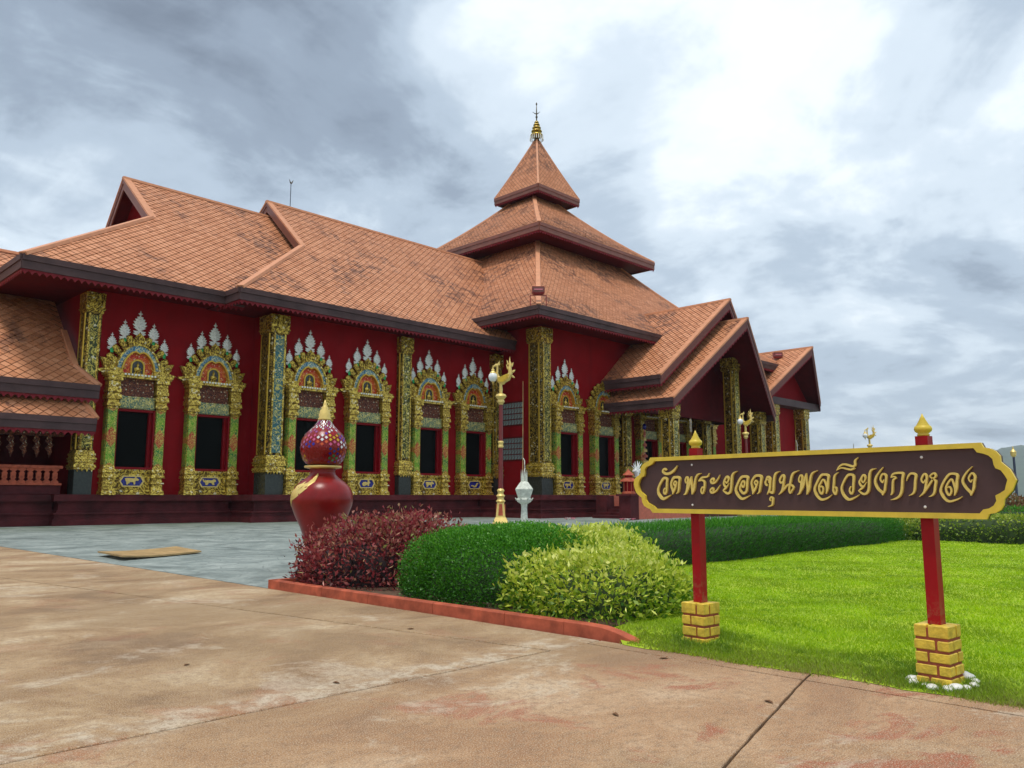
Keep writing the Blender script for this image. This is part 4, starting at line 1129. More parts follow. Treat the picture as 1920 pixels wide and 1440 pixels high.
# ---- balustrade and hanging valance of the left porch
rl = MB(); rl.box(-12, 12.9, 43.05, 43.22, 1.92, 2.02); rl.box(-12, 12.9, 43.02, 43.25, 2.72, 2.86)
rlo = part(rl, 'balustrade', 'terracotta')
part(MB().box(-12, 12.9, 43.16, 43.20, 1.50, 1.90), 'bottom_rail', 'plinth_red', rlo)
bl = MB(); prof = [(-0.17, 0.0), (-0.17, 0.08), (-0.06, 0.16), (-0.12, 0.24), (-0.10, 0.35), (-0.12, 0.46), (-0.06, 0.54), (-0.17, 0.62), (-0.17, 0.70)]
bl.prism(prof + [(-x, z) for x, z in prof[::-1]], -0.05, 0.05)
me = bl.mesh('baluster', 'terracotta')
for i in range(46): obj('baluster', me, rlo, (12.6 - i * 0.355, 43.135, 2.02))
vl = MB()
half = [(0.0, 0.0), (0.10, -0.15), (0.04, -0.30), (0.16, -0.42), (0.06, -0.60), (0.12, -0.75), (0.0, -1.05), (-0.08, -0.75), (-0.20, -0.60), (-0.06, -0.40), (-0.22, -0.22), (-0.10, 0.0)]
vl.prism(half, -0.03, 0.03); me = vl.mesh('valance_scroll', 'relief_red')
vo = part(MB().box(-12, 13.0, 43.55, 43.62, 4.30, 4.52), 'valance', 'relief_red')
for i in range(26): obj('valance_scroll', me, vo, (12.4 - i * 0.55, 43.58, 4.30))

# ---- gilded umbrella finial on the tower
fx, fy, fz = 55.25, 50.35, 35.85
fo = part(MB().lathe([(0.30, 0), (0.24, 0.25), (0.12, 0.4), (0.07, 0.6), (0.06, 3.0), (0.02, 4.1)], 12, (fx, fy, fz)), 'finial', 'bronze', smooth=True)
for (r, z, h) in ((0.62, 0.55, 0.34), (0.52, 1.00, 0.28), (0.42, 1.36, 0.24), (0.32, 1.68, 0.20), (0.22, 1.95, 0.18)):
    part(MB().lathe([(r, 0), (r * 1.03, h * 0.15), (r * 0.96, h * 0.4), (r * 0.75, h * 0.75), (r * 0.35, h)], 18, (fx, fy, fz + z)), 'umbrella_tier', 'gold_fine', fo, True)
rim = MB()
for k in range(18):
    a = 2 * math.pi * k / 18; rim.tube([(fx + 0.62 * math.cos(a), fy + 0.62 * math.sin(a), fz + 0.56), (fx + 0.66 * math.cos(a), fy + 0.66 * math.sin(a), fz + 0.12)], [0.03, 0.05], 5)
part(rim, 'umbrella_fringe', 'mirror_white', fo)
bd = MB(); bd.ball((fx, fy, fz + 2.55), 0.12, 0.12, 0.12, 8, 6)
bd.tube([(fx - 0.28, fy + 0.28, fz + 3.08), (fx - 0.1, fy + 0.1, fz + 2.9), (fx, fy, fz + 2.86), (fx + 0.12, fy - 0.12, fz + 2.95), (fx + 0.25, fy - 0.25, fz + 3.12)], [0.015, 0.05, 0.07, 0.04, 0.01], 6)
part(bd, 'finial_bird', 'bronze', fo)
part(MB().ball((fx, fy, fz + 3.9), 0.08, 0.08, 0.14, 8, 6), 'finial_bead', 'bronze', fo)
# lightning rod on the nave ridge
lr = part(MB().tube([(28.9, CY, 22.0), (28.9, CY, 24.0)], 0.03, 6), 'lightning_rod', 'pole_dark')
part(MB().tube([(28.75, CY, 24.28), (28.85, CY, 24.05), (28.9, CY, 24.0), (28.98, CY, 24.08), (29.08, CY, 24.30)], [0.01, 0.05, 0.07, 0.05, 0.01], 6), 'rod_bird', 'bronze', lr)
LETTER_STROKES = [
 [(-0.2666,1.6529,0.0188),(-0.2827,1.6684,0.0207),(-0.3059,1.657,0.0225),(-0.3065,1.6368,0.0264),(-0.2719,1.6193,0.028),(-0.2265,1.6219,0.0279),(-0.1809,1.6445,0.0259),(-0.1475,1.6739,0.0166),(-0.1306,1.6952,0.0044)],
 [(-0.2889,1.4783,0.015),(-0.304,1.4582,0.0168),(-0.3028,1.4314,0.0187),(-0.2866,1.4213,0.0187),(-0.2736,1.4413,0.0224),(-0.2684,1.4715,0.0242),(-0.2647,1.5217,0.0243),(-0.2611,1.5687,0.0261),(-0.2981,1.5759,0.0281),(-0.3325,1.5426,0.0245),(-0.3632,1.4956,0.0227),(-0.375,1.4552,0.0246),(-0.3658,1.4147,0.0283),(-0.3212,1.3744,0.03),(-0.2754,1.3845,0.0223),(-0.2172,1.4112,0.0045)],
 [(-0.1619,1.5474,0.0148),(-0.1789,1.5242,0.0166),(-0.1655,1.5008,0.0183),(-0.1446,1.5239,0.0166),(-0.1599,1.5473,0.0147)],
 [(-0.1489,1.514,0.0184),(-0.1708,1.4643,0.0239),(-0.1967,1.4178,0.0073)],
 [(-0.1957,1.4211,0.0092),(-0.1917,1.4444,0.0202),(-0.2065,1.4878,0.0222),(-0.2095,1.5212,0.0222),(-0.1961,1.5544,0.024),(-0.1668,1.5824,0.0277),(-0.1087,1.5733,0.0255),(-0.1126,1.5202,0.0238),(-0.1183,1.4706,0.0237),(-0.1273,1.4409,0.0183),(-0.15,1.4227,0.0055)],
 [(-0.0291,1.5227,0.0162),(-0.0399,1.5525,0.0181),(-0.0231,1.582,0.0181),(-0.0083,1.5554,0.0198),(-0.0141,1.5029,0.0288),(-0.0238,1.4536,0.027),(-0.0406,1.4241,0.0199),(-0.0627,1.4127,0.0055)],
 [(-0.0324,1.4307,0.0108),(0.0012,1.4929,0.0251),(0.0209,1.5518,0.0216),(0.0339,1.5877,0.0072)],
 [(0.0331,1.5861,0.0072),(0.0304,1.5451,0.0197),(0.038,1.4861,0.0232),(0.0404,1.4468,0.0232),(0.0354,1.4158,0.0071)],
 [(0.0367,1.4191,0.0071),(0.0583,1.4598,0.0249),(0.0721,1.5185,0.0231),(0.0856,1.5706,0.0214),(0.1099,1.6028,0.0177),(0.1448,1.6137,0.0042)],
 [(0.2374,1.6136,0.0052),(0.2194,1.5848,0.0156),(0.189,1.5788,0.0193),(0.1546,1.5728,0.0211),(0.1231,1.5472,0.0176),(0.1152,1.5392,0.007)],
 [(0.1171,1.5401,0.0071),(0.15,1.5502,0.0194),(0.1798,1.5368,0.021),(0.1822,1.5012,0.021),(0.1728,1.4528,0.0193),(0.1565,1.4238,0.0158),(0.1419,1.44,0.0158),(0.1448,1.4659,0.0158),(0.1589,1.4852,0.014),(0.1698,1.4754,0.0123)],
 [(0.277,1.5325,0.0104),(0.2851,1.5485,0.0173),(0.2746,1.5647,0.0173),(0.2534,1.5457,0.0191),(0.2617,1.5214,0.0208),(0.2914,1.5227,0.0189),(0.318,1.5417,0.0155),(0.3412,1.5702,0.0103),(0.3551,1.5955,0.0034)],
 [(0.2716,1.4427,0.0104),(0.2796,1.4587,0.0172),(0.2692,1.4764,0.0173),(0.246,1.4541,0.0191),(0.2581,1.4316,0.0208),(0.2917,1.4379,0.0172),(0.3182,1.4553,0.0137),(0.3374,1.4776,0.0097),(0.356,1.5029,0.003)],
 [(0.4126,1.5374,0.012),(0.4263,1.5182,0.0135),(0.4493,1.5528,0.0185),(0.4324,1.5784,0.0203),(0.4097,1.5533,0.0203),(0.3954,1.5153,0.0187),(0.4105,1.4866,0.0203),(0.4285,1.4865,0.0101)],
 [(0.4532,1.5179,0.0041),(0.4285,1.4865,0.0152),(0.4024,1.4645,0.0186),(0.3855,1.4503,0.0085)],
 [(0.3855,1.4503,0.0102),(0.4295,1.4248,0.0219),(0.4623,1.4389,0.0235),(0.4749,1.483,0.0235),(0.4829,1.546,0.0235),(0.49,1.587,0.0218),(0.5088,1.6104,0.0151),(0.543,1.6255,0.003)],
 [(0.6669,1.4057,0.003),(0.6214,1.3856,0.0163),(0.5829,1.3762,0.0247),(0.5489,1.398,0.0248),(0.5258,1.4324,0.0249),(0.5221,1.4669,0.0232),(0.5435,1.5138,0.0215),(0.5698,1.5543,0.0216),(0.5986,1.5758,0.0248),(0.6485,1.5688,0.0245),(0.645,1.5284,0.0229),(0.6366,1.4569,0.0229),(0.62,1.4321,0.0229),(0.5989,1.4244,0.0214),(0.5754,1.4448,0.0215),(0.5661,1.4698,0.0198),(0.5818,1.5103,0.0165),(0.6039,1.5382,0.0165),(0.6168,1.5162,0.0164),(0.6085,1.4851,0.0148),(0.5945,1.4821,0.0148),(0.5868,1.504,0.0115)],
 [(0.7361,1.5428,0.0146),(0.7199,1.5214,0.0146),(0.7323,1.4981,0.0146),(0.7501,1.518,0.0146),(0.7377,1.5412,0.0129)],
 [(0.7462,1.5057,0.0161),(0.7204,1.4596,0.0194),(0.6947,1.4165,0.0065)],
 [(0.6948,1.4196,0.0081),(0.6992,1.4412,0.0179),(0.6913,1.4907,0.0195),(0.6893,1.5217,0.0195),(0.7043,1.5525,0.0195),(0.7396,1.5814,0.0242),(0.7879,1.5714,0.024),(0.7837,1.5176,0.0224),(0.7709,1.4593,0.0208),(0.7631,1.4348,0.0144),(0.7422,1.4195,0.0039)],
 [(0.8615,1.5137,0.011),(0.8625,1.5351,0.0126),(0.8482,1.5475,0.0127),(0.829,1.5263,0.0175),(0.8329,1.5018,0.0191),(0.8489,1.4925,0.0159)],
 [(0.8346,1.5385,0.0127),(0.8526,1.5689,0.0207),(0.8747,1.5502,0.0206),(0.8745,1.5106,0.0205),(0.869,1.4649,0.0221),(0.858,1.4406,0.0174),(0.8403,1.4148,0.0048)],
 [(0.8598,1.4436,0.0158),(0.8918,1.4283,0.022),(0.9045,1.4556,0.022),(0.9104,1.5102,0.0221),(0.9196,1.5648,0.0204),(0.9358,1.598,0.0173),(0.9722,1.614,0.0031)],
 [(0.8755,1.3601,0.0141),(0.8645,1.3707,0.0142),(0.8769,1.3904,0.0157),(0.8929,1.3829,0.0188),(0.8913,1.3496,0.0189),(0.8834,1.3223,0.0157),(0.8435,1.3084,0.0038)],
 [(0.9984,1.5274,0.0093),(0.98,1.5125,0.0156),(0.9684,1.5368,0.0171),(0.9826,1.5639,0.0187),(1.0027,1.5817,0.0171),(1.0128,1.5604,0.0186),(1.0064,1.5273,0.0202),(0.9976,1.4792,0.0202),(0.9829,1.4401,0.0186),(0.9527,1.4131,0.0046)],
 [(0.976,1.4311,0.0124),(1.0063,1.4611,0.0201),(1.0364,1.4909,0.0184),(1.0558,1.4997,0.0168),(1.0745,1.4966,0.0153),(1.0968,1.4725,0.0152),(1.0815,1.4487,0.0153),(1.0647,1.4264,0.0153),(1.0548,1.4489,0.0169),(1.0614,1.4847,0.0199),(1.0729,1.5265,0.0199),(1.0845,1.5683,0.0199),(1.1048,1.5979,0.0168),(1.1525,1.6165,0.003)],
 [(1.1694,1.5254,0.0091),(1.1566,1.5166,0.0121),(1.1486,1.5405,0.0137),(1.1675,1.5774,0.0135),(1.1819,1.5579,0.0166),(1.1749,1.5135,0.0242),(1.1662,1.4632,0.0226),(1.152,1.4277,0.0167),(1.1295,1.4114,0.0037)],
 [(1.1585,1.4336,0.0121),(1.1891,1.4896,0.021),(1.2041,1.5428,0.0181),(1.222,1.5928,0.0044)],
 [(1.2212,1.5899,0.0046),(1.2206,1.5366,0.0165),(1.2281,1.4775,0.0194),(1.2261,1.4392,0.0179),(1.2171,1.4128,0.0045)],
 [(1.2204,1.4172,0.006),(1.239,1.4539,0.0209),(1.2509,1.5068,0.0193),(1.2631,1.5655,0.0178),(1.2827,1.5947,0.0149),(1.3226,1.6115,0.003)],
 [(1.4396,1.4111,0.003),(1.3989,1.3836,0.0144),(1.3483,1.372,0.022),(1.3168,1.3923,0.0221),(1.2948,1.4273,0.0222),(1.2909,1.4653,0.0207),(1.3111,1.5091,0.0192),(1.3404,1.5556,0.0192),(1.3683,1.5785,0.0205),(1.4148,1.569,0.0219),(1.4123,1.5226,0.0203),(1.4047,1.4646,0.0218),(1.3891,1.4198,0.0059)],
 [(1.3929,1.4357,0.0087),(1.3968,1.4792,0.0174),(1.3856,1.517,0.016),(1.3691,1.5376,0.0146),(1.3468,1.5087,0.0161),(1.3303,1.4768,0.0176),(1.3342,1.4388,0.0176),(1.3508,1.4184,0.0161),(1.3654,1.4416,0.0146),(1.3653,1.4678,0.0131),(1.3513,1.4824,0.0117),(1.3403,1.4709,0.0089)],
 [(1.5045,1.5935,0.003),(1.4791,1.5766,0.0129),(1.4679,1.5565,0.0187),(1.4628,1.5162,0.0187),(1.4561,1.473,0.0188),(1.4543,1.4413,0.0187),(1.4702,1.4153,0.0172),(1.4816,1.4412,0.0144),(1.4788,1.4671,0.013),(1.4677,1.4743,0.0101)],
 [(1.4895,1.6082,0.0035),(1.5142,1.6394,0.0129),(1.5495,1.6587,0.0171),(1.5888,1.652,0.0184),(1.6273,1.6396,0.0183),(1.6502,1.6505,0.0197),(1.6522,1.6846,0.0169),(1.6785,1.7095,0.0034)],
 [(1.4956,1.6138,0.0057),(1.5365,1.6302,0.0129),(1.5785,1.6207,0.0156),(1.6147,1.6142,0.0169),(1.646,1.6249,0.014)],
 [(1.6041,1.4776,0.0112),(1.5913,1.4492,0.0126),(1.5982,1.4237,0.0154),(1.6106,1.4208,0.0154),(1.6218,1.4463,0.0168),(1.6258,1.4916,0.0196),(1.6312,1.5626,0.0211),(1.5955,1.5732,0.0212),(1.569,1.5521,0.017),(1.541,1.5067,0.0156),(1.5258,1.4639,0.0171),(1.5333,1.421,0.0199),(1.5568,1.3867,0.0212),(1.5841,1.3726,0.0211),(1.6295,1.3868,0.014),(1.6751,1.4122,0.003)],
 [(1.7004,1.5417,0.0084),(1.6979,1.522,0.0111),(1.7094,1.5078,0.0111),(1.729,1.5413,0.0152),(1.7143,1.5683,0.0166),(1.6905,1.5362,0.0153),(1.678,1.5109,0.0153),(1.6901,1.4826,0.0181),(1.7038,1.4825,0.0111)],
 [(1.7368,1.5117,0.0034),(1.7116,1.4768,0.0139),(1.6886,1.4572,0.0153),(1.6658,1.4418,0.0056)],
 [(1.6672,1.4432,0.0083),(1.6921,1.4234,0.0166),(1.719,1.4164,0.0193),(1.7446,1.4373,0.0206),(1.755,1.4764,0.0206),(1.7597,1.5324,0.0206),(1.7681,1.5828,0.0178),(1.7844,1.6078,0.015),(1.8171,1.6169,0.0033)],
 [(1.8753,1.5281,0.0081),(1.8634,1.5061,0.0121),(1.848,1.534,0.0134),(1.8674,1.5727,0.0149),(1.893,1.5611,0.0175),(1.892,1.5224,0.0188),(1.8824,1.4727,0.0188),(1.8752,1.4396,0.0161),(1.8574,1.4065,0.0068)],
 [(1.8574,1.4065,0.0068),(1.8559,1.4258,0.0188),(1.8236,1.4592,0.0203),(1.8065,1.5067,0.0204),(1.8156,1.5484,0.0177),(1.8447,1.5898,0.0122),(1.8746,1.6254,0.003)],
 [(1.9215,1.4092,0.0067),(1.9358,1.4311,0.0172),(1.9417,1.486,0.0173),(1.9507,1.5271,0.016),(1.9746,1.5392,0.0093)],
 [(1.9746,1.5392,0.008),(1.9574,1.5518,0.0133),(1.9311,1.5439,0.0053)],
 [(1.934,1.5494,0.0081),(1.9509,1.5712,0.0146),(1.9873,1.5788,0.0185),(2.0265,1.5726,0.0197),(2.0198,1.5262,0.0197),(2.0096,1.4445,0.0198),(1.9891,1.4009,0.0171),(1.9545,1.379,0.0132),(1.9205,1.3707,0.003)],
 [(2.0482,1.515,0.0031),(2.0644,1.5528,0.0131),(2.0882,1.5728,0.0169),(2.121,1.5601,0.0194),(2.1142,1.5115,0.0194),(2.105,1.444,0.0181),(2.0883,1.4171,0.013),(2.06,1.4036,0.003)],
 [(2.1888,1.524,0.0076),(2.1726,1.5,0.0114),(2.1608,1.5271,0.0141),(2.1842,1.567,0.0153),(2.2002,1.5507,0.0153),(2.1981,1.5185,0.0178),(2.1877,1.4704,0.0178),(2.1728,1.4276,0.0166),(2.1364,1.3955,0.0031)],
 [(2.1752,1.4276,0.0103),(2.2073,1.4729,0.0165),(2.2418,1.5206,0.0139)],
 [(2.2425,1.5313,0.0127),(2.2268,1.5502,0.0127),(2.2547,1.5711,0.0139),(2.2677,1.5496,0.0139),(2.2497,1.5312,0.0126)],
 [(2.2517,1.5258,0.0127),(2.2651,1.5097,0.0176),(2.2577,1.4699,0.0177),(2.2503,1.4301,0.0164),(2.2343,1.4062,0.0126),(2.2084,1.3956,0.003)],
 [(2.4396,1.3957,0.003),(2.4086,1.3774,0.011),(2.3497,1.3615,0.0185),(2.3161,1.3851,0.02),(2.2973,1.422,0.02),(2.2955,1.4484,0.0187),(2.3113,1.4906,0.0162),(2.3377,1.5326,0.0162),(2.3702,1.5637,0.0173),(2.4171,1.555,0.0197),(2.4128,1.5079,0.0197),(2.4041,1.4478,0.0196),(2.3873,1.4035,0.0049)],
 [(2.3905,1.4165,0.0074),(2.3954,1.4557,0.0148),(2.3868,1.5004,0.0149),(2.3745,1.5242,0.0137),(2.3493,1.4955,0.0136),(2.3341,1.4614,0.0162),(2.3377,1.4271,0.0161),(2.3527,1.4061,0.0136),(2.3695,1.4323,0.0148),(2.3676,1.4559,0.0136),(2.3569,1.4691,0.0111),(2.3446,1.4613,0.0075)],
 [(2.5182,1.5196,0.0072),(2.5057,1.5016,0.0096),(2.4941,1.5303,0.0121),(2.5191,1.5662,0.0133),(2.5375,1.54,0.0169),(2.5302,1.4988,0.0181),(2.5227,1.455,0.0181),(2.5012,1.4034,0.006)],
 [(2.5012,1.4034,0.006),(2.4983,1.4267,0.0181),(2.4713,1.4605,0.0182),(2.4535,1.4996,0.0182),(2.4579,1.5308,0.0158),(2.4858,1.5747,0.011),(2.5245,1.6128,0.003)],
]
OUT_L = [(-0.4585,1.7835),(-0.4781,1.7493),(-0.5348,1.7359),(-0.5799,1.7021),(-0.5937,1.6624),(-0.5823,1.6173),(-0.6333,1.6082),(-0.6728,1.5687),(-0.6866,1.5338),(-0.6747,1.4987),(-0.6632,1.4537),(-0.6386,1.4187),(-0.5825,1.389),(-0.5805,1.3494),(-0.5476,1.2954),(-0.4923,1.2763),(-0.4558,1.262),(-0.4443,1.2354)]
IN_L = [(-0.4069,1.7548),(-0.4169,1.7279),(-0.467,1.7044),(-0.5235,1.6908),(-0.5371,1.6563),(-0.5293,1.6015),(-0.5767,1.5923),(-0.6094,1.5529),(-0.6234,1.5082),(-0.5997,1.4484),(-0.5318,1.4087),(-0.533,1.3693),(-0.5091,1.335),(-0.4301,1.3013),(-0.4003,1.2796)]
OUT_R = [(2.5956,1.7836),(2.6051,1.7509),(2.6438,1.7448),(2.6884,1.7203),(2.7164,1.6829),(2.7164,1.6286),(2.7566,1.6095),(2.7836,1.5686),(2.7953,1.5237),(2.8088,1.5057),(2.7881,1.4747),(2.7744,1.4392),(2.746,1.4081),(2.7184,1.3902),(2.7196,1.3544),(2.7013,1.3096),(2.6496,1.2777),(2.6108,1.2726),(2.5963,1.2319)]
IN_R = [(2.5451,1.7417),(2.5632,1.7156),(2.625,1.6996),(2.6622,1.6756),(2.6712,1.6389),(2.6646,1.6004),(2.7024,1.5928),(2.727,1.5652),(2.7396,1.529),(2.7532,1.5086),(2.7357,1.4752),(2.7297,1.4439),(2.6979,1.4216),(2.6626,1.4081),(2.6719,1.3767),(2.6579,1.3406),(2.6214,1.3133),(2.5741,1.3038),(2.5525,1.2741)]
BOLTS = [(0.0314,1.698),(0.0251,1.3164),(2.167,1.6943),(2.1682,1.3181)]
# ================================================================== the name sign
SL, SR = Vector((6.9, 4.2, 0)), Vector((6.72, 2.06, 0))
sdv = (SR - SL).normalized(); snv = Vector((sdv.y, -sdv.x, 0))
if snv.dot(-SL) < 0: snv = -snv
sign = thing('name_sign', (SL + SR) / 2, 'brown name board with gold Thai lettering and scalloped gold rim on two red posts', 'sign')
SINV = Matrix.Translation(-(SL + SR) / 2)
def SP(u, z, o): return SL + snv * (0.10 + o) + sdv * u + Vector((0, 0, z))
def spart(mb, name, mat, parent=None, smooth=False, auto=False):
    return mb.build(name, mat, parent or sign, smooth, inv=None if parent else SINV, auto=auto)
def board_map(mb):
    mb.v = [tuple(SP(x, z, -y)) for x, y, z in mb.v]; return mb      # mb built in x=u, -y=outwards, z
cl_ = lambda v, lo, hi: max(lo, min(hi, v))
OUT_L = [(u, cl_(z, 1.235, 1.785)) for u, z in OUT_L]; OUT_R = [(u, cl_(z, 1.235, 1.785)) for u, z in OUT_R]
OUT_L[0] = (OUT_L[0][0], 1.785); OUT_L[-1] = (OUT_L[-1][0], 1.235); OUT_R[0] = (OUT_R[0][0], 1.785); OUT_R[-1] = (OUT_R[-1][0], 1.235)
IN_L[0] = (IN_L[0][0], 1.747); IN_R[0] = (IN_R[0][0], 1.747); IN_L[-1] = (IN_L[-1][0], 1.276); IN_R[-1] = (IN_R[-1][0], 1.276)
def resample(p, n):
    d = [0]
    for a, b in zip(p, p[1:]): d.append(d[-1] + math.hypot(b[0] - a[0], b[1] - a[1]))
    o = []
    for i in range(n):
        s = d[-1] * i / (n - 1); j = 0
        while j < len(d) - 2 and d[j + 1] < s: j += 1
        t = (s - d[j]) / max(1e-9, d[j + 1] - d[j]); o.append((p[j][0] + (p[j + 1][0] - p[j][0]) * t, p[j][1] + (p[j + 1][1] - p[j][1]) * t))
    return o
oL, iL, oR, iR = (resample(p, 19) for p in (OUT_L, IN_L, OUT_R, IN_R))
outer_ring = oL[::-1] + oR            # bottom-left up to top-left, top-right down to bottom-right
inner_ring = iL[::-1] + iR
bd = MB().prism(outer_ring, -0.012, 0.016); spart(board_map(bd), 'board', 'sign_board')
bd = MB().ribbon(outer_ring + [outer_ring[0]], inner_ring + [inner_ring[0]], -0.038, -0.0125); spart(board_map(bd), 'board_rim', 'gold_paint')
def catmull(p, k=6):
    o = []
    n = len(p)
    for i in range(n - 1):
        p0, p1, p2, p3 = p[max(0, i - 1)], p[i], p[i + 1], p[min(n - 1, i + 2)]
        for j in range(k):
            t = j / k
            o.append(tuple(0.5 * (2 * b + (c - a) * t + (2 * a - 5 * b + 4 * c - d) * t * t + (3 * b - a - 3 * c + d) * t ** 3) for a, b, c, d in zip(p0, p1, p2, p3)))
    o.append(p[-1]); return o
# strokes grouped into letters by their order in the word
GROUPS = [1, 1, 3, 4, 2, 2, 3, 1, 3, 3, 1, 2, 4, 2, 1, 2, 1, 3, 2, 3, 1, 4, 2, 2]
simple('gold_letter', (0.70, 0.53, 0.13), 0.45, 0.0, var=0.1, scale=20)
k = 0
for gi, cnt in enumerate(GROUPS):
    mb = MB()
    for si in range(cnt):
        st = catmull(LETTER_STROKES[k]); k += 1; n = len(st)
        top = 0.030 + 0.0012 * si
        vs = []
        for i, (u, z, w) in enumerate(st):
            a, b = st[max(0, i - 1)], st[min(n - 1, i + 1)]
            dx, dz = b[0] - a[0], b[1] - a[1]; m = math.hypot(dx, dz) or 1
            nx, nz = -dz / m, dx / m; h = max(0.002, w * 0.5) * 0.92
            tp = top + 0.0025 * i / n
            for (q, yy) in ((h, -0.0122), (h * 0.94, -tp), (-h * 0.94, -tp), (-h, -0.0122)): vs.append((u + nx * q, yy, z + nz * q))
        fs = [(i * 4 + j, i * 4 + j + 1, i * 4 + j + 5, i * 4 + j + 4) for i in range(n - 1) for j in range(3)]
        fs += [(0, 1, 2, 3), (n * 4 - 1, n * 4 - 2, n * 4 - 3, n * 4 - 4)]
        mb.add(vs, fs)
    spart(board_map(mb), 'letter', 'gold_letter')
for (u, z) in BOLTS:
    mb = MB().lathe([(0.011, 0), (0.010, 0.004), (0.004, 0.007)], 10).transform(Matrix.Rotation(math.radians(90), 4, 'X')); mb.v = [(x + u, y - 0.012, zz_ + z) for x, y, zz_ in mb.v]
    spart(board_map(mb), 'bolt', 'white_plaster')
RZ = math.atan2(sdv.y, sdv.x)
for P_, ped_h, courses, s0, gz in ((SL, 0.40, 4, 0.125, 0.05), (SR, 0.445, 5, 0.122, 0.0)):
    M = Matrix.Translation((P_.x, P_.y, 0)) @ Matrix.Rotation(RZ, 4, 'Z')
    spart(MB().lathe([(0.047 * 1.414, 0), (0.047 * 1.414, 1.862 - ped_h)], 4, (0, 0, ped_h), ph=math.pi / 4).transform(M), 'post', 'sign_red')
    spart(MB().lathe([(0.052, 0), (0.060, 0.012), (0.060, 0.02), (0.050, 0.03), (0.078, 0.052), (0.086, 0.075), (0.080, 0.10), (0.058, 0.118), (0.060, 0.124), (0.050, 0.130), (0.052, 0.136), (0.040, 0.150), (0.041, 0.155), (0.028, 0.176), (0.029, 0.181), (0.014, 0.205), (0.004, 0.235)], 20).transform(M @ Matrix.Translation((0, 0, 1.86)) @ Matrix.Scale(0.76, 4)), 'post_finial', 'gold_paint', smooth=True)
    pc = spart(MB().box(-s0 + 0.007, s0 - 0.007, -s0 + 0.007, s0 - 0.007, -0.06, ped_h - 0.02).transform(M), 'pedestal', 'mortar')
    ch = ped_h / courses; gap = 0.019
    for c_ in range(courses):
        z0, z1 = (c_ * ch - (0.05 if c_ == 0 else 0)), (c_ + 1) * ch - (gap if c_ < courses - 1 else 0)
        sx = (0.28 if c_ % 2 else -0.22) * s0; sy = (-0.25 if c_ % 2 else 0.3) * s0
        for (x0, x1) in ((-s0, sx - gap / 2), (sx + gap / 2, s0)):
            for (y0, y1) in ((-s0, sy - gap / 2), (sy + gap / 2, s0)):
                j = lambda: random.uniform(-0.003, 0.003)
                mb = MB(); a0, a1, b0, b1 = x0 + j(), x1 + j(), y0 + j(), y1 + j()
                r = 0.006
                V_ = [(a0 + r, b0 + r, z0), (a1 - r, b0 + r, z0), (a1 - r, b1 - r, z0), (a0 + r, b1 - r, z0), (a0, b0, z0 + r), (a1, b0, z0 + r), (a1, b1, z0 + r), (a0, b1, z0 + r), (a0, b0, z1 - r), (a1, b0, z1 - r), (a1, b1, z1 - r), (a0, b1, z1 - r), (a0 + r, b0 + r, z1), (a1 - r, b0 + r, z1), (a1 - r, b1 - r, z1), (a0 + r, b1 - r, z1)]
                F_ = [(3, 2, 1, 0), (12, 13, 14, 15)]
                for q in (0, 4, 8): F_ += [(q + i, q + (i + 1) % 4, q + 4 + (i + 1) % 4, q + 4 + i) for i in range(4)]
                mb.add(V_, F_); spart(mb.transform(M), 'brick', 'gold_brick' if 'gold_brick' in MATS else simple('gold_brick', (0.68, 0.47, 0.045), 0.55, 0.0, var=0.30, scale=14, bump=0.6, bscale=45) and 'gold_brick', pc)
for i in range(16):
    a = math.radians(100 + i * 21 + random.uniform(-5, 5)); r = random.uniform(0.185, 0.225)
    x, y = SR.x + r * math.cos(a) * 1.02, SR.y + r * math.sin(a) * 1.02
    s = random.uniform(0.030, 0.048)
    mb = MB().ball((0, 0, 0), s * random.uniform(1.0, 1.4), s, s * 0.62, 12, 8)
    mb.v = [(p[0] * (1 + 0.08 * math.sin(9 * p[1] / s)), p[1] * (1 + 0.08 * math.sin(5 * p[0] / s + i)), p[2]) for p in mb.v]
    o = mb.build('pebble', 'pebble', smooth=True, loc=(x, y, float(lawn_z(np.array(x), np.array(y))) + s * 0.42)); o.rotation_euler = (random.uniform(-.2, .2), random.uniform(-.2, .2), random.uniform(0, 6))
    tag(o, 'smooth white pebble in the ring laid round a gold brick sign foot', 'pebble', 'white pebbles round the sign foot')

# ================================================================== red urn with a mosaic lid
URN = Vector((8.60, 13.44, 0))
urn = thing('urn', URN, 'tall dark red urn with a mosaic domed lid and gold tip behind the purple bush', 'urn')
simple('urn_red', (0.215, 0.007, 0.006), 0.30, var=0.22, scale=3.5, bump=0.05, bscale=30, spec=0.35)
# lacquer needs a little broad sheen
zs = lambda y: 1.4 + (930 - y) * 15.54 / 1505.0
rs = lambda w: w / 2 * 15.54 / 1505.0
body = [(0.30, 0.0), (0.31, 0.25), (0.29, 0.45), (0.32, zs(1006)), (0.40, zs(985)), (0.50, zs(965)), (0.565, zs(948)), (0.585, zs(938)), (0.575, zs(926)), (0.52, zs(914)), (0.42, zs(904)), (0.317, zs(897)), (0.246, zs(890)), (0.232, zs(884)), (0.257, zs(879))]
MB().lathe(body, 40).build('body', 'urn_red', urn, True)
MB().lathe([(0.263, zs(879.5)), (0.345, zs(878)), (0.356, zs(876)), (0.345, zs(874)), (0.263, zs(873.5))], 40).build('rim', 'gold_cream', urn, True)
dome = [(0.263, zs(873)), (0.328, zs(870)), (0.388, zs(862)), (0.429, zs(850)), (0.443, zs(840)), (0.421, zs(828)), (0.366, zs(817)), (0.290, zs(809)), (0.219, zs(803)), (0.164, zs(797)), (0.126, zs(791)), (0.098, zs(786))]
lid = MB().lathe(dome, 40).build('lid', 'urn_red', urn, True)
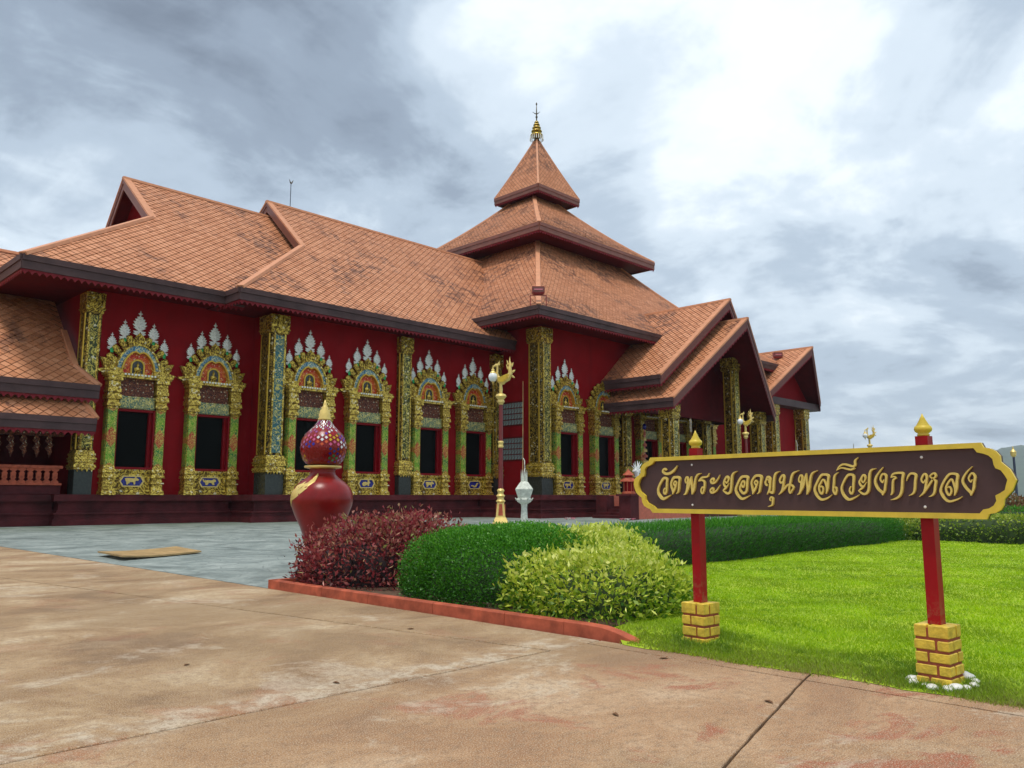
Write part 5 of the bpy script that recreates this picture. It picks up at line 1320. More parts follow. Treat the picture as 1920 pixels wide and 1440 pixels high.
MB().lathe([(0.126, zs(789)), (0.129, zs(786)), (0.104, zs(783)), (0.120, zs(778)), (0.093, zs(775)), (0.098, zs(771)), (0.066, zs(768)), (0.071, zs(765)), (0.038, zs(762)), (0.033, zs(758)), (0.007, zs(750))], 20).build('lid_tip', 'gold_cream', urn, True)
# mosaic diamonds on the lid
dd = [0]
for a, b in zip(dome, dome[1:]): dd.append(dd[-1] + math.hypot(b[0] - a[0], b[1] - a[1]))
def dome_at(s):
    j = 0
    while j < len(dd) - 2 and dd[j + 1] < s: j += 1
    t = (s - dd[j]) / (dd[j + 1] - dd[j]); return dome[j][0] + (dome[j + 1][0] - dome[j][0]) * t, dome[j][1] + (dome[j + 1][1] - dome[j][1]) * t
vs, fs, cols = [], [], []
PAL = [(0.45, 0.015, 0.02), (0.62, 0.10, 0.03), (0.10, 0.03, 0.36), (0.03, 0.03, 0.30), (0.60, 0.36, 0.02), (0.45, 0.20, 0.42), (0.75, 0.72, 0.70), (0.04, 0.22, 0.08), (0.60, 0.10, 0.22)]
NS, NR = 34, 24
step = dd[-1] / NR
for j in range(1, NR):
    s = j * step; r, z = dome_at(s)
    row = j // 2
    for i in range(NS):
        if (i + j) % 2: continue
        clump = ((i // 3) * 7 + (j // 3) * 5)
        if j > 9 and random.random() < 0.10: continue
        a = 2 * math.pi * i / NS; hw = math.pi / NS * 0.86 * 2 * 0.5
        if j > 18: c = (0.80, 0.78, 0.76) if random.random() < 0.75 else (0.35, 0.10, 0.30)
        elif j > 15: c = random.choice([(0.75, 0.72, 0.70), (0.45, 0.015, 0.02), (0.35, 0.10, 0.30)])
        elif j <= 9 and (clump * 13) % 11 > 4: c = (0.23, 0.012, 0.016)
        else: c = PAL[clump % len(PAL)]
        k = len(vs)
        for (da, ds) in ((0, -0.46), (hw, 0), (0, 0.46), (-hw, 0)):
            rr, zz_ = dome_at(cl_(s + ds * step * 1.7, 0, dd[-1])); vs.append(((rr + 0.006) * math.cos(a + da), (rr + 0.006) * math.sin(a + da), zz_ + 0.002))
        fs.append((k, k + 1, k + 2, k + 3)); cols += [c] * 4
me = np_mesh('mosaic', np.array(vs), np.array(fs), 'mosaic', np.array(cols))
tag(obj('mosaic', me, lid), kind='stuff')
# gold feathered emblem painted on the shoulder, left side
def body_r(z):
    for (r0, z0), (r1, z1) in zip(body, body[1:]):
        if z0 <= z <= z1: return r0 + (r1 - r0) * (z - z0) / (z1 - z0)
    return body[-1][0]
ac = math.atan2(-URN.y, -URN.x) - math.radians(56)     # turned left of the side facing the road
EMB_S = 1.25
emb = [(-0.52, zs(944)), (-0.40, zs(946)), (-0.36, zs(940)), (-0.25, zs(941)), (-0.15, zs(935)), (0.02, zs(931)), (0.20, zs(924)), (0.34, zs(917)), (0.52, zs(906)), (0.55, zs(897)), (0.50, zs(893)), (0.40, zs(902)), (0.10, zs(907)), (-0.2, zs(912)), (-0.38, zs(920)), (-0.50, zs(930))]
cen = (0.02, zs(921)); vs, fs = [], []
emb = [(cen[0] + (a - cen[0]) * EMB_S, cen[1] + (z - cen[1]) * 1.18) for a, z in emb]
n = len(emb)
for f_ in (1.0, 0.66, 0.33):
    for a, z in emb:
        a2, z2 = cen[0] + (a - cen[0]) * f_, cen[1] + (z - cen[1]) * f_; r = body_r(z2) + 0.006 + 0.006 * (1 - f_)
        vs.append((r * math.cos(ac + a2), r * math.sin(ac + a2), z2))
r = body_r(cen[1]) + 0.014; vs.append((r * math.cos(ac + cen[0]), r * math.sin(ac + cen[0]), cen[1]))
for k in (0, 1): fs += [(k * n + i, k * n + (i + 1) % n, (k + 1) * n + (i + 1) % n, (k + 1) * n + i) for i in range(n)]
fs += [(2 * n + i, 2 * n + (i + 1) % n, 3 * n) for i in range(n)]
MB().add(vs, fs).build('emblem', 'gold_cream', urn)

# ================================================================== swan street lamps
def swan_lamp(loc, face, label, scale=1.0):
    """red pole on a stepped gold foot, gilded swan on top holding a globe lantern in its beak"""
    L = thing('swan_lamp', loc, label, 'lamp', 'swan lamps', face)
    def P(mb, nm, mat, par=None, sm=True):
        if nm.startswith('swan'): mb.v = [(x * 0.62, y * 0.80, 5.72 + (z - 5.72) * 0.92) for x, y, z in mb.v]
        elif nm in ('lantern_cap', 'globe', 'lantern_tip'): mb.v = [(0.34 + (x - 0.53) * 0.66, y * 0.66, 6.98 + (z - 7.02) * 0.70) for x, y, z in mb.v]
        return mb.build(nm, mat, par or L, sm, auto=True)
    P(MB().frustum(0, 0, -0.02, 0.18, 0.62, 0.62, 0.60, 0.60), 'footing', 'yellow_stone', sm=False)
    P(MB().frustum(0, 0, 0.18, 0.30, 0.36, 0.36, 0.35, 0.35), 'foot_slab', 'lamp_pole', sm=False)
    f = MB().frustum(0, 0, 0.30, 0.55, 0.34, 0.34, 0.22, 0.22); f.frustum(0, 0, 0.55, 1.15, 0.20, 0.20, 0.14, 0.14)
    fo_ = P(f, 'foot', 'gold_cream', sm=False)
    for sx, sy in ((0, -1), (-1, 0), (0, 1), (1, 0)):
        a = MB(); a.frustum(0, 0, 0.62, 1.10, 0.10, 0.02, 0.06, 0.02); a.transform(Matrix.Translation((sx * 0.175, sy * 0.175, 0)) @ Matrix.Rotation(0 if sy else math.pi / 2, 4, 'Z')); P(a, 'foot_panel', 'terracotta', fo_, False)
    P(MB().lathe([(0.14, 1.15), (0.20, 1.22), (0.14, 1.30), (0.13, 1.36), (0.19, 1.44), (0.12, 1.52), (0.12, 1.58), (0.16, 1.66), (0.10, 1.74)], 16), 'foot_rings', 'gold_cream')
    P(MB().lathe([(0.10, 1.74), (0.095, 3.2), (0.085, 5.30)], 16), 'pole', 'lamp_pole')
    P(MB().lathe([(0.10, 3.45), (0.125, 3.50), (0.10, 3.56), (0.10, 3.62), (0.125, 3.68), (0.10, 3.74)], 16), 'pole_rings', 'gold_cream')
    P(MB().lathe([(0.09, 5.28), (0.12, 5.36), (0.17, 5.40), (0.13, 5.50), (0.20, 5.58), (0.24, 5.64), (0.20, 5.72), (0.10, 5.76)], 16), 'pole_head', 'gold_cream')
    s = MB()         # swan: +x is the way it faces
    s.tube([(0.0, 0, 5.72), (0.0, 0, 5.95), (0.02, 0, 6.15), (0.02, 0, 6.30)], [0.10, 0.13, 0.11, 0.12], 10)
    s.tube([(-0.36, 0, 6.46), (-0.2, 0, 6.36), (0.0, 0, 6.36), (0.16, 0, 6.44), (0.24, 0, 6.58)], [0.10, 0.17, 0.20, 0.16, 0.10], 10)
    sw = P(s, 'swan_body', 'gold_cream')
    P(MB().tube([(0.20, 0, 6.50), (0.27, 0, 6.72), (0.24, 0, 6.92), (0.26, 0, 7.06), (0.34, 0, 7.10), (0.46, 0, 7.06), (0.56, 0, 7.02)], [0.11, 0.085, 0.07, 0.085, 0.08, 0.045, 0.015], 10), 'swan_neck', 'gold_cream')
    c = MB(); c.prism([(0.14, 7.08), (0.30, 7.16), (0.22, 7.20), (0.10, 7.30), (0.06, 7.12)], -0.02, 0.02); P(c, 'swan_crest', 'gold_cream', sm=False)
    t_ = MB().tube([(-0.28, 0, 6.42), (-0.52, 0, 6.52), (-0.66, 0, 6.74), (-0.60, 0, 6.98), (-0.66, 0, 7.14), (-0.60, 0, 7.30), (-0.62, 0, 7.50)], [0.15, 0.17, 0.15, 0.13, 0.11, 0.05, 0.01], 10)
    for (x, z, dx, dz) in ((-0.75, 6.60, -0.22, -0.06), (-0.80, 6.78, -0.20, 0.06), (-0.48, 6.92, 0.12, 0.14), (-0.76, 7.05, -0.10, 0.12), (-0.5, 7.12, 0.1, 0.14)):
        t_.tube([(x, 0, z), (x + dx * 0.6, 0, z + dz), (x + dx, 0, z + dz * 1.6)], [0.06, 0.045, 0.008], 6)
    P(t_, 'swan_tail', 'gold_cream')
    for sy in (-1, 1):
        w_ = MB(); w_.prism([(0.18, 6.30), (0.20, 6.50), (-0.05, 6.56), (-0.40, 6.66), (-0.62, 6.62), (-0.46, 6.54), (-0.52, 6.46), (-0.30, 6.42), (-0.34, 6.34), (-0.1, 6.28)], -0.02, 0.02)
        w_.transform(Matrix.Translation((0, sy * 0.20, 0)) @ Matrix.Rotation(sy * -0.12, 4, 'Z')); P(w_, 'swan_wing', 'gold_plain', sm=False)
    g = MB(); g.lathe([(0.02, 0.46), (0.03, 0.34), (0.05, 0.32), (0.04, 0.26), (0.10, 0.22), (0.12, 0.16), (0.09, 0.13), (0.19, 0.02), (0.21, -0.03)], 16, (0.53, 0, 6.56))
    lh = P(g, 'lantern_cap', 'gold_cream')
    P(MB().ball((0.53, 0, 6.30), 0.30, 0.30, 0.30, 20, 14), 'globe', 'milk_glass')
    P(MB().lathe([(0.10, 0.0), (0.07, -0.06), (0.03, -0.10), (0.035, -0.15), (0.004, -0.22)], 12, (0.53, 0, 6.015)), 'lantern_tip', 'gold_cream')
    L.scale = (scale,) * 3
    return L
FACE = HEAD + math.pi / 2
swan_lamp((23.55, 23.55, 0), FACE, 'swan lamp on the grey plaza beside the hanging white lantern', 0.98)
swan_lamp((50.6, 26.85, 0), FACE, 'swan lamp standing before the gabled porch columns', 1.0)
swan_lamp((66.2, 24.35, 0), FACE, 'swan lamp beyond the sign, its bird seen against the sky', 0.96)

# ================================================================== paper lanterns on bamboo poles
def paper_lantern(loc, label, top=7.05, zs_=0.69, hashtop=False):
    L = thing('paper_lantern', loc, label, 'lantern', 'white paper lanterns', 0.4)
    def P(mb, nm, mat, sm=False): return mb.build(nm, mat, L, sm)
    P(MB().lathe([(0.17, 0.85), (0.14, 1.40), (0.16, 1.60)], 8), 'paper_tail', 'white_paper')
    P(MB().lathe([(0.16, 0.02), (0.18, 0.10), (0.17, 0.85)], 8), 'paper_tail', 'white_paper')
    P(MB().add([(0.2, -0.02, 1.5), (0.32, -0.02, 0.9), (0.46, -0.02, 0.1), (0.38, -0.02, 0.1), (0.25, -0.02, 0.9), (0.12, -0.02, 1.5)], [(0, 1, 4, 5), (1, 2, 3, 4)]), 'streamer', 'white_paper')
    P(MB().lathe([(0.16, 1.60), (0.34, 1.72), (0.37, 1.84), (0.33, 1.94)], 8), 'paper_bowl', 'white_paper')
    P(MB().lathe([(0.30, 1.93), (0.44, 2.40), (0.40, 2.44)], 8), 'paper_body', 'white_paper')
    P(MB().lathe([(0.43, 2.42), (0.20, 2.78), (0.12, 2.84)], 8), 'paper_shoulder', 'white_paper')
    for k in range(6):
        a = k * math.pi / 3; m = MB()
        m.add([(0.16 * math.cos(a - 0.4), 0.16 * math.sin(a - 0.4), 2.76), (0.16 * math.cos(a + 0.4), 0.16 * math.sin(a + 0.4), 2.76), (0.15 * math.cos(a), 0.15 * math.sin(a), 3.50), (0.10 * math.cos(a), 0.10 * math.sin(a), 2.76)], [(0, 1, 2), (1, 3, 2), (3, 0, 2)]); P(m, 'paper_point', 'white_paper')
    for k in range(8):
        a = k * math.pi / 4; m = MB(); m.prism([(-0.07, 0), (0.07, 0), (0.05, 0.10), (0, 0.16), (-0.05, 0.10)], -0.01, 0.01)
        m.transform(Matrix.Rotation(a, 4, 'Z') @ Matrix.Translation((0, -0.36, 1.80)) @ Matrix.Rotation(0.5, 4, 'X')); P(m, 'paper_petal', 'white_paper')
    P(MB().tube([(0, 0, 2.8), (0.02, 0.0, 3.35), (0.10, 0, 3.55), (0.06, 0, 3.75), (0.12, 0.02, 3.95), (0.16, 0.1, 4.1)], 0.02, 5), 'cord', 'white_paper')
    P(MB().tube([(0.16, 0.12, 0), (0.15, 0.12, 3.5), (0.20, 0.12, top)], [0.026, 0.020, 0.010], 7), 'bamboo_pole', 'bamboo')
    if hashtop:
        for sx in (-0.28, 0.28):
            P(MB().tube([(0.18 + sx, 0.12, top - 1.2), (0.22 + sx, 0.12, top - 0.1)], 0.025, 6), 'cross_stick', 'bamboo_grey')
        for z in (top - 0.95, top - 0.40): P(MB().tube([(-0.35, 0.12, z + 0.12), (0.75, 0.12, z - 0.08)], 0.025, 6), 'cross_stick', 'bamboo_grey')
    L.scale = (0.82, 0.82, zs_)
    return L
paper_lantern((22.2, 20.95, 0), 'tall white paper lantern hanging beside the swan lamp on the plaza', 8.4)
paper_lantern((41.4, 25.4, 0), 'white paper lantern on a hash topped bamboo pole behind the left sign post', 8.7, hashtop=True)
paper_lantern((53.6, 24.6, 0), 'white paper lantern whose bamboo pole shows in front of the right wing', 4.4, 1.28)
paper_lantern((62.0, 23.9, 0), 'white paper lantern on a hash topped pole under the open sky', 7.8, hashtop=True)

# ================================================================== small things by the porch stair
sh = thing('shrine_lantern', (39.85, 28.95, 1.52), 'small red shrine lantern on the dark stair post', 'lantern')
MB().lathe([(0.42, 0), (0.42, 0.10), (0.34, 0.16)], 8).build('base', 'terracotta', sh)
MB().lathe([(0.30, 0.16), (0.30, 0.74)], 8).build('body', 'red_wall', sh)
for k in range(8):
    a = k * math.pi / 4 + math.pi / 8; MB().tube([(0.31 * math.cos(a), 0.31 * math.sin(a), 0.16), (0.31 * math.cos(a), 0.31 * math.sin(a), 0.74)], 0.03, 6).build('baluster', 'terracotta', sh)
MB().lathe([(0.52, 0.74), (0.50, 0.80), (0.26, 1.00)], 8).build('roof', 'terracotta', sh)
MB().lathe([(0.24, 1.00), (0.22, 1.12)], 8).build('collar', 'red_wall', sh)
MB().lathe([(0.36, 1.12), (0.34, 1.16), (0.10, 1.38), (0.02, 1.50)], 8).build('roof', 'terracotta', sh)
ng = thing('naga_statue', (41.15, 29.25, 1.60), 'white and blue serpent statue with spiky crest beside the red shrine lantern', 'statue')
MB().tube([(0.9, 0, 0.12), (0.45, 0, 0.16), (0.15, 0, 0.25), (0.02, 0, 0.6), (0.05, 0, 0.95), (-0.05, 0, 1.25), (-0.22, 0, 1.38), (-0.42, 0, 1.30)], [0.16, 0.18, 0.2, 0.17, 0.14, 0.15, 0.13, 0.04], 12).build('body', 'white_plaster', ng, True)
MB().tube([(-0.16, 0, 0.22), (-0.17, 0, 0.55), (-0.12, 0, 0.95)], [0.05, 0.09, 0.05], 8).build('breast', 'blue_enamel', ng, True)
for k in range(9):
    a = math.radians(150 - k * 20)
    MB().tube([(0.02 + 0.08 * math.cos(a), 0, 1.28 + 0.08 * math.sin(a)), (0.05 + 0.5 * math.cos(a), 0.03 * (k % 3 - 1), 1.30 + 0.48 * math.sin(a)), (0.08 + 0.72 * math.cos(a), 0, 1.36 + 0.62 * math.sin(a))], [0.05, 0.035, 0.006], 6).build('crest_spike', 'mirror_white', ng)
ps = thing('tiered_parasol', (50.75, 35.3, PT), 'slim pink and white tiered parasol standing between the red wall columns', 'parasol')
MB().tube([(0, 0, 0), (0, 0, 5.2)], 0.04, 8).build('pole', 'petal_pink', ps)
for i in range(6):
    r = 0.24 - 0.025 * i; MB().lathe([(r, 0), (r * 0.96, 0.16), (0.05, 0.26)], 14, (0, 0, 2.4 + i * 0.42)).build('tier', 'salmon' if i % 2 else 'gold_cream', ps)
MB().ball((0, 0, 5.15), 0.16, 0.16, 0.24, 10, 8).build('tip', 'blue_enamel', ps, True)
for (x, y, c, lab) in ((37.2, 31.5, 'petal_pink', 'fallen pink flowers on the plaza between the tower corner and the stair'), (38.55, 28.0, 'petal_pink', 'fallen pink and white flowers lying at the foot of the dark stair post')):
    fl = thing('flower_sprig', (x, y, 0), lab, 'flowers')
    for k in range(5):
        m = MB(); ox, oy = random.uniform(-0.4, 0.4), random.uniform(-0.3, 0.3)
        for q in range(5):
            a = q * 2 * math.pi / 5; m.add([(ox, oy, 0.06), (ox + 0.13 * math.cos(a - 0.4), oy + 0.13 * math.sin(a - 0.4), 0.12), (ox + 0.18 * math.cos(a), oy + 0.18 * math.sin(a), 0.10), (ox + 0.13 * math.cos(a + 0.4), oy + 0.13 * math.sin(a + 0.4), 0.12)], [(0, 1, 2, 3)])
        m.tube([(ox, oy, 0.0), (ox, oy, 0.07)], 0.02, 5)
        m.build('blossom', c if k % 3 else 'petal_white', fl)

# ================================================================== floodlights on the lowest tower roof
def floodlight(loc, rz, label):
    f = thing('floodlight', loc, label, 'floodlight', 'floodlights on the tower eaves', rz)
    for s in (-1, 1):
        MB().box(s * 0.52 - 0.025, s * 0.52 + 0.025, -0.03, 0.03, -0.25, 0.62).build('bracket_leg', 'flood_red', f)
    MB().box(-0.545, 0.545, -0.03, 0.03, 0.62, 0.67).build('bracket_bar', 'flood_red', f)
    MB().frustum(0, 0, 0.67, 0.78, 0.25, 0.16, 0.40, 0.22).build('yoke', 'flood_red', f)
    MB().box(-0.41, 0.41, -0.22, 0.22, 0.78, 1.20).build('housing', 'flood_red', f)
    MB().box(-0.38, 0.38, -0.235, -0.22, 0.83, 1.16).build('lens', 'brown_board', f)
    MB().box(-0.28, 0.28, -0.25, -0.236, 0.96, 1.02).build('trim', 'petal_pink', f)
floodlight((38.0, 34.55, 13.8), -math.pi / 4, 'dark red floodlight above the corner column nearest the glass block windows')
floodlight((72.0, 34.55, 13.8), -math.pi / 4, 'dark red floodlight poking out beside the right wing gable')

# ================================================================== bamboo mat on the plaza
mat_ = MB()
A_, B_, C_, D_ = (7.02, 20.46), (6.89, 18.54), (9.14, 19.58), (9.50, 21.88)
pl = thing('bamboo_panel', (8.1, 20.1, 0), 'flat tan bamboo panel lying on the grey plaza', 'panel')
nst = 14
for i in range(nst):
    f0, f1 = i / nst, (i + 0.93) / nst
    lerp = lambda a, b, t: (a[0] + (b[0] - a[0]) * t, a[1] + (b[1] - a[1]) * t)
    p = [lerp(A_, B_, f0), lerp(A_, B_, f1), lerp(D_, C_, f1), lerp(D_, C_, f0)]
    m = MB(); nseg = 6; vs = []
    for k in range(nseg + 1):
        t_ = k / nseg; lift = 0.045 * (1 - t_) ** 3 * 1.6 + 0.02 * t_ ** 2
        for q0, q1 in ((p[0], p[3]), (p[1], p[2])):
            x, y = lerp(q0, q1, t_); vs += [(x - 8.1, y - 20.1, 0.006 + lift), (x - 8.1, y - 20.1, 0.040 + lift + random.uniform(0, 0.003))]
    fs = []
    for k in range(nseg):
        b = k * 4; fs += [(b + 1, b + 3, b + 7, b + 5), (b, b + 4, b + 6, b + 2), (b, b + 1, b + 5, b + 4), (b + 2, b + 6, b + 7, b + 3)]
    fs += [(0, 2, 3, 1), (nseg * 4, nseg * 4 + 1, nseg * 4 + 3, nseg * 4 + 2)]
    m.add(vs, fs); m.build('bamboo_slat', 'bamboo', pl)

# ================================================================== terracotta kerb and planting bed
kb = thing('kerb', (6.5, 8.2, 0), 'low terracotta kerb edging the shrub bed along the road', 'kerb')
path = [(6.50, 11.42, 0.13), (6.50, 10.0, 0.13), (6.50, 8.9, 0.13), (6.51, 7.6, 0.13), (6.52, 6.4, 0.13), (6.53, 5.55, 0.13), (6.54, 5.28, 0.13), (6.58, 5.10, 0.115), (6.60, 4.95, 0.085), (6.60, 4.80, 0.045), (6.58, 4.66, 0.012)]
def kerb_piece(pts):
    m = MB(); vs = []
    for i, (x, y, h) in enumerate(pts):
        for (dx, z) in ((-0.065, -0.03), (-0.060, h - 0.012), (-0.048, h), (0.048, h), (0.060, h - 0.012), (0.065, -0.03)): vs.append((x + dx - 6.5, y - 8.2, z))
    n = len(pts); fs = [(i * 6 + k, i * 6 + k + 1, (i + 1) * 6 + k + 1, (i + 1) * 6 + k) for i in range(n - 1) for k in range(5)]
    fs += [tuple(range(6)), tuple(range(n * 6 - 1, n * 6 - 7, -1))]
    m.add(vs, fs); return m.build('kerb_stone', 'terracotta', kb)
for i in range(5):
    a, b = path[i], path[i + 1]; kerb_piece([(a[0], a[1] - 0.004, a[2]), (b[0], b[1] + 0.004, b[2])])
kerb_piece(path[5:])
a = MB(); a.box(6.44, 10.3, 11.36, 11.48, -0.02, 0.13); a.transform(Matrix.Translation((-6.5, -8.2, 0))); a.build('kerb_stone', 'terracotta', kb)
bed = MB(); bed.box(6.56, 8.2, 5.2, 7.0, 0.0, 0.073); bed.box(6.56, 9.6, 6.9, 11.36, 0.0, 0.075); tag(bed.build('planting_bed', 'soil'), kind='structure')
# ================================================================== shrubs and hedges
def lumpy(d, seed, amp):
    r = np.random.default_rng(seed); s = np.zeros(len(d))
    for k in range(10):
        v = r.normal(size=3); v *= r.uniform(2.0, 7.0) / np.linalg.norm(v); s += np.sin(d @ v + r.uniform(0, 6.28)) / (1 + 0.4 * k)
    return 1 + amp * s / 2.2
def hull(n, half, p, seed, amp, depth):
    """points on a lumpy super-ellipsoid dome standing on z=0, with outward normals"""
    half = np.array(half, float)
    d = RNG.normal(size=(int(n * 1.1) + 10, 3)); d *= half; d[:, 2] = abs(d[:, 2]); d = d[:n]
    d /= np.linalg.norm(d, axis=1)[:, None]
    r = ((np.abs(d) / half) ** p).sum(1) ** (-1 / p)
    nrm = np.sign(d) * (np.abs(d * r[:, None]) / half) ** (p - 1) / half
    nrm /= np.linalg.norm(nrm, axis=1)[:, None]
    P = d * (r * lumpy(d * r[:, None], seed, amp) * (1 + 0.35 * depth * RNG.random(n) ** 4 - depth * RNG.random(n) ** 1.6))[:, None]
    return P, nrm
def leaves(P, N, ln, wd, up=0.3, spread=0.9, fold=0.25):
    n = len(P)
    D = N + RNG.normal(size=(n, 3)) * spread + np.array([0, 0, up]); D /= np.linalg.norm(D, axis=1)[:, None]
    S = np.cross(D, RNG.normal(size=(n, 3))); S /= np.linalg.norm(S, axis=1)[:, None]
    B = np.cross(S, D)
    l = RNG.uniform(*ln, n)[:, None]; w = (RNG.uniform(*wd, n))[:, None]
    mid = P + D * l * 0.45
    return np.stack([P, mid + S * w + B * w * fold, P + D * l + B * l * -0.12, mid - S * w + B * w * fold], 1), D, S, B, l, w
def ramp_cols(cols, t):
    t = np.clip(t, 0, 1) * (len(cols) - 1); i = np.minimum(t.astype(int), len(cols) - 2); f = (t - i)[:, None]; c = np.array(cols)
    return c[i] * (1 - f) + c[i + 1] * f
LEAF1 = MB(); LEAF1.add([(0, 0, 0), (0.5, 0.25, 0.125), (0.8, 0.12, 0.04), (1, 0, -0.10), (0.8, -0.12, 0.04), (0.5, -0.25, 0.125), (0.25, 0.15, 0.06), (0.25, -0.15, 0.06), (0.5, 0, 0.0)], [(0, 6, 8), (6, 1, 8), (1, 2, 8), (2, 3, 8), (3, 4, 8), (4, 5, 8), (5, 7, 8), (7, 0, 8)])
LEAFMESH = {m: LEAF1.mesh('leaf', m) for m in ('leaf_lime', 'leaf_red')}
def shrub(name, loc, lumps, n, ln, wd, cols, label, cat, seed, p=2.6, amp=0.06, depth=0.30, up=0.3, spread=0.9, tone=None, singles=None, group=None, rz=0.0, core=(0.02, 0.045, 0.012), fold=0.25):
    o = thing(name, loc, label, cat, group, rz)
    allV, allC, info = [], [], []
    simple_name = 'core_%d' % seed
    simple(simple_name, core, 0.9, var=0.4, scale=12)
    tot = sum(h[0] * h[1] + h[1] * h[2] + h[0] * h[2] for _, h in lumps)
    for (c, h) in lumps:
        k = int(n * (h[0] * h[1] + h[1] * h[2] + h[0] * h[2]) / tot)
        P, N = hull(k, h, p, seed, amp, depth); P = P + np.array(c)
        V, D, S, B, l, w = leaves(P, N, ln, wd, up, spread, fold)
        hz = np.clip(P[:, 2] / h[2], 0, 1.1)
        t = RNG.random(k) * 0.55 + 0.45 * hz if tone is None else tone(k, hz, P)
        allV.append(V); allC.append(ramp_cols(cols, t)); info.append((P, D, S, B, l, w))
        # closed filler hull in a dark colour, blocks the view through the leaves
        m = MB(); nu, nv = 22, 9; vs = []
        for j in range(nv + 1):
            for i in range(nu):
                a, e = 2 * math.pi * i / nu, math.pi / 2 * j / nv
                d = np.array([math.cos(a) * math.cos(e) * h[0], math.sin(a) * math.cos(e) * h[1], math.sin(e) * h[2]]); d /= np.linalg.norm(d)
                r = ((abs(d) / np.array(h)) ** p).sum() ** (-1 / p) * (0.72 if p < 5 else 0.88)
                vs.append(tuple(np.array(c) + d * r))
        m.add(vs, [(j * nu + i, j * nu + (i + 1) % nu, (j + 1) * nu + (i + 1) % nu, (j + 1) * nu + i) for j in range(nv) for i in range(nu)])
        m.build('core_filler', simple_name, o, True)
    V = np.concatenate(allV); C = np.concatenate(allC)
    if singles:
        P, D, S, B, l, w = (np.concatenate(q) for q in zip(*info))
        cr_, sr_ = math.cos(rz), math.sin(rz)
        wp = np.c_[P[:, 0] * cr_ - P[:, 1] * sr_ + loc[0], P[:, 0] * sr_ + P[:, 1] * cr_ + loc[1], P[:, 2] + loc[2]]
        dist = np.linalg.norm(wp - np.array([0, 0, 1.4]), axis=1) - 2.0 * RNG.random(len(wp)) - 3.0 * (l[:, 0] - l.mean()) / l.mean()
        idx = np.argsort(dist)[:300]
        for i in idx:
            q = obj('leaf', LEAFMESH[singles], o)
            sc = w[i, 0] * 4 / l[i, 0]
            q.matrix_local = Matrix(((*(D[i] * l[i, 0]),), (*(S[i] * l[i, 0] * sc * 0.5),), (*(B[i] * l[i, 0] * sc * 0.5),))).transposed().to_4x4()
            q.location = P[i]
        keep = np.ones(len(V), bool); keep[idx] = False; V = V[keep]; C = C[keep]
    F = np.arange(len(V) * 4).reshape(-1, 4)
    me = np_mesh('foliage', V.reshape(-1, 3), F, 'leaf', np.repeat(C, 4, 0))
    tag(obj('foliage', me, o), kind='stuff')
    st = MB()
    for (c, h) in lumps:
        for k in range(6):
            a = random.uniform(0, 6.28); st.tube([(c[0] + 0.25 * h[0] * math.cos(a), c[1] + 0.25 * h[1] * math.sin(a), -0.02), (c[0] + 0.6 * h[0] * math.cos(a), c[1] + 0.6 * h[1] * math.sin(a), 0.5 * h[2])], [0.015, 0.008], 5)
    st.build('stem', 'twig', o)
    return o
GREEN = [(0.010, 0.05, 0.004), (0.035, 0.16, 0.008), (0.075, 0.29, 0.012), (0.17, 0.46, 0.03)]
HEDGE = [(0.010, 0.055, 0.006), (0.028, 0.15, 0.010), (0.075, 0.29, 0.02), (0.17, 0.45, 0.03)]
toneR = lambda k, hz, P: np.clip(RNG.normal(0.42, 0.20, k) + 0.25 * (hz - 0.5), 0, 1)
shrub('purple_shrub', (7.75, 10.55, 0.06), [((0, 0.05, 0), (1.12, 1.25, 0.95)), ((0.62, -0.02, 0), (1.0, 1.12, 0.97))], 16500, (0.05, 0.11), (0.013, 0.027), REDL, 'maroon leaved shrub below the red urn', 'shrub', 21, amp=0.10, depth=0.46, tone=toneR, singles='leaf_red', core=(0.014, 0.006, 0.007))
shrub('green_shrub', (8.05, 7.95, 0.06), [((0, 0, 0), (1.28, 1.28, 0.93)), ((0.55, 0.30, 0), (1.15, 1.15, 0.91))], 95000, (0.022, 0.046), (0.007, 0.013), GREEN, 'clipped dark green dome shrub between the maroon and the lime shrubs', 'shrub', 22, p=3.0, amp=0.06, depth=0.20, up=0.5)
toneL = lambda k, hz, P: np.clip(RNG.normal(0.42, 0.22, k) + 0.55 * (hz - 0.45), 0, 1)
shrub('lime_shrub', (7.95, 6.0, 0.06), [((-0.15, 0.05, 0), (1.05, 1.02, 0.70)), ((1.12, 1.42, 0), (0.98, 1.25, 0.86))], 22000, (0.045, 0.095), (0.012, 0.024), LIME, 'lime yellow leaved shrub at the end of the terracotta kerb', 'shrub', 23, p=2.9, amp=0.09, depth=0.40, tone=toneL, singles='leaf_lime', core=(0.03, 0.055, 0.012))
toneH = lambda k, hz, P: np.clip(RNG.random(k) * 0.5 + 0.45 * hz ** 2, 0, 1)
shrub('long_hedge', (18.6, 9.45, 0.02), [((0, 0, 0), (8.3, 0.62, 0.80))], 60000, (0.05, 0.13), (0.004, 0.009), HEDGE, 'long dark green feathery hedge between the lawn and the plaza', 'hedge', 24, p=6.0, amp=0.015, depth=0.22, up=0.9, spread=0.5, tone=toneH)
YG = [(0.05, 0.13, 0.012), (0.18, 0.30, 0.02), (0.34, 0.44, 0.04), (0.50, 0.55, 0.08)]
shrub('yellow_hedge', (27.6, 0.0, 0.02), [((0, 0, 0), (0.75, 10.2, 0.80))], 26000, (0.06, 0.13), (0.02, 0.035), YG, 'yellow green clipped hedge across the far end of the lawn', 'hedge', 25, p=6.0, amp=0.02, depth=0.3, tone=toneL, core=(0.03, 0.055, 0.012))
